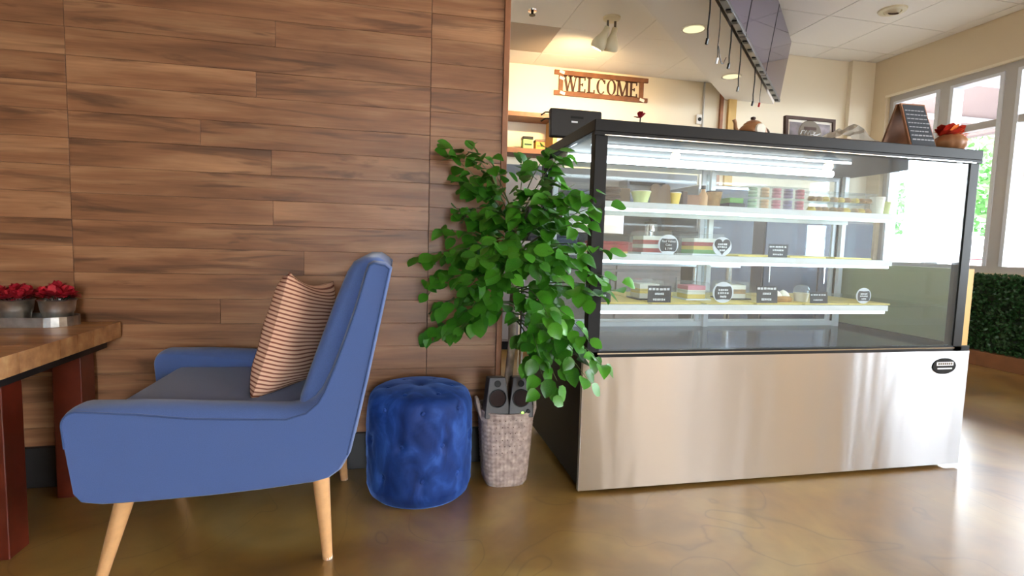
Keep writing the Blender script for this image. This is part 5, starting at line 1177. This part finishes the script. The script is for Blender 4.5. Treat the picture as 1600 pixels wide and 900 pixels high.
MB().lathe([(0, 0.0012), (0.06, 0.0012), (0.064, 0)], (0, 0, 0), 28, R_ @ Matrix.Translation((W_*0.5, 0.006, H_*0.60)) @ Matrix.Rotation(PI/2, 4, 'X')).build('round_emblem', M['pewter'], g)
MB().box(W_*0.38, W_*0.62, 0.003, 0.0045, H_*0.70, H_*0.77).xf(R_).build('dark_band', M['choc'], g)
pts = [(0.30, 0.58), (0.33, 0.67), (0.38, 0.68), (0.37, 0.58), (0.42, 0.68), (0.44, 0.58), (0.49, 0.69), (0.50, 0.58), (0.56, 0.60), (0.60, 0.65), (0.57, 0.66), (0.57, 0.58), (0.64, 0.59), (0.70, 0.63)]
MB().tube([R_ @ Vector((W_*a, 0.0035, H_*b)) for a, b in pts], 0.0028, 6).build('script_lettering', M['chalkwhite'], g, smooth=True)
# napkin tray
g = thing('napkin_tray', (1.99, 2.0, TZ2), 'brown tray of crumpled white paper on the case top', 'tray')
MB().box(1.855, 2.09, 2.02, 2.13, TZ2, TZ2+0.062).build('tray', M['board'], g, bevel=0.004)
rr = random.Random(3)
hts = {}
def crumple(u, v):
    k = (round(u*8), round(v*4))
    if k not in hts: hts[k] = rr.uniform(0, 0.03) if 0 < u < 1 else 0
    return Vector((1.85+0.235*u, 2.018+0.108*v, TZ2+0.064+hts[k]+0.040*max(0, 1-abs(u-0.5)*2.6)))
MB().grid(crumple, 9, 5).build('paper', M['tissue'], g, solid=0.0012)
# A-frame chalkboard
g = thing('tabletop_chalkboard', (2.12, 1.90, TZ2), 'tabletop A-frame chalkboard with chalk lines on the case top', 'chalkboard')
ax, ay = 2.098, 1.90; top = Vector((ax, ay, TZ2+0.192))
ang = -1.62   # turned so that one panel faces the camera's right
R_ = Matrix.Translation((ax, ay, TZ2)) @ Matrix.Rotation(ang, 4, 'Z')
for s, mt, nm in ((-1, 'board', 'rear_panel'), (1, 'chalk', 'front_panel')):
    A = MB(); w_ = 0.062; th = 0.010
    v = [(s*0.082, -w_, 0.0005), (s*0.082, w_, 0.0005), (s*0.012, w_*0.92, 0.192), (s*0.012, -w_*0.92, 0.192)]
    vin = [(p[0]-s*th, p[1], p[2]) for p in v]
    A.add(v+vin, [(0, 1, 2, 3), (4, 7, 6, 5), (0, 4, 5, 1), (1, 5, 6, 2), (2, 6, 7, 3), (3, 7, 4, 0)])
    pn = A.xf(R_).build(nm, M['board'], g)
    B_ = MB(); v2 = []
    if s == 1:
        q = [(s*0.0825, -w_+0.006, 0.006), (s*0.0825, w_-0.006, 0.006), (s*0.0135, (w_-0.006)*0.92, 0.186), (s*0.0135, -(w_-0.006)*0.92, 0.186)]
        B_.add([R_ @ Vector(p) + R_.to_3x3() @ Vector((0.0015, 0, 0)) for p in q] + [R_ @ Vector(p) for p in q], [(0, 1, 2, 3), (4, 7, 6, 5), (0, 4, 5, 1), (1, 5, 6, 2), (2, 6, 7, 3), (3, 7, 4, 0)]).build('slate', M['chalk'], pn)
        for j in range(8):
            f = 0.16+0.10*j; xx_ = s*(0.0835+(0.0145-0.0835)*f)+0.0018
            C_ = MB(); rq = random.Random(j); y = -0.048
            while y < 0.04:
                l_ = rq.uniform(0.008, 0.018); zz = 0.006+0.18*f
                C_.obox(R_ @ Vector((xx_, y+l_/2, zz)), 0.0012, l_, 0.0035 if j > 1 else 0.005, ang); y += l_+0.004
            C_.build('chalk_line', M['chalkgrey'], pn)
# wooden pumpkin pot with autumn leaves
PK = Vector((2.275, 1.862, TZ2))
g = thing('pumpkin_planter', PK, 'wooden pumpkin pot with red and orange leaves on the case top', 'planter')
def pk(u, v):
    a = 2*PI*u; r_ = 0.060*(math.sin(PI*(0.12+0.76*v))**0.6)*(1+0.06*abs(math.cos(5*a))); return PK+Vector((r_*math.cos(a), r_*math.sin(a), 0.072*v))
MB().grid(pk, 60, 14, cu=True).build('pot', M['pumpkin'], g, smooth=True)
MB().lathe([(0, 0.066), (0.04, 0.066), (0.04, 0.060)], PK, 16).build('soil', M['soil'], g)
rr = random.Random(9)
for q in range(30):
    a = q*2.4; m_ = Matrix.Translation(PK+Vector((0.02*math.cos(a), 0.02*math.sin(a), 0.062))) @ Euler((0, 0, a)).to_matrix().to_4x4() @ Euler((rr.uniform(-0.1, 1.3), 0, 0)).to_matrix().to_4x4() @ Matrix.Scale(rr.uniform(0.045, 0.072), 4)
    MB().add([m_ @ Vector(p) for p in petal], [(0, 1, 5), (1, 2, 4, 5), (2, 3, 4)]).build('autumn_leaf', M['orange' if q % 4 == 0 else 'redleaf'], g)

# ------------------------------------------------------------------ pendant lamps in the room (mirrored in the glass)
for x, y, lb in ((2.47, -0.95, 'pendant lamp with wire cage over the room, nearer the middle'), (4.09, -0.95, 'pendant lamp with wire cage over the room, by the windows')):
    p = Vector((x, y, 1.72))
    g = thing('pendant_lamp', p, lb, 'pendant lamp', 'pendant lamps in the room')
    MB().tube([p+Vector((0, 0, 0.17)), (x, y, ZC-0.007)], 0.004, 6).build('cord', M['cable'], g)
    MB().lathe([(0.02, 0.17), (0.024, 0.12), (0.11, 0.05), (0.112, 0.045), (0.10, 0.05), (0.02, 0.11)], p, 24).build('shade', M['black'], g, smooth=True)
    MB().lathe([(0.014, 0.11), (0.030, 0.06), (0.024, 0.03), (0, 0.022)], p, 16).build('bulb', M['bulb'], g, smooth=True)
    l = bpy.data.lights.new('pendant_light', 'POINT'); l.energy = 9; l.color = (1, 0.66, 0.34); l.shadow_soft_size = 0.04
    o = bpy.data.objects.new('pendant_light', l); col.objects.link(o); o.location = p+Vector((0, 0, 0.0))
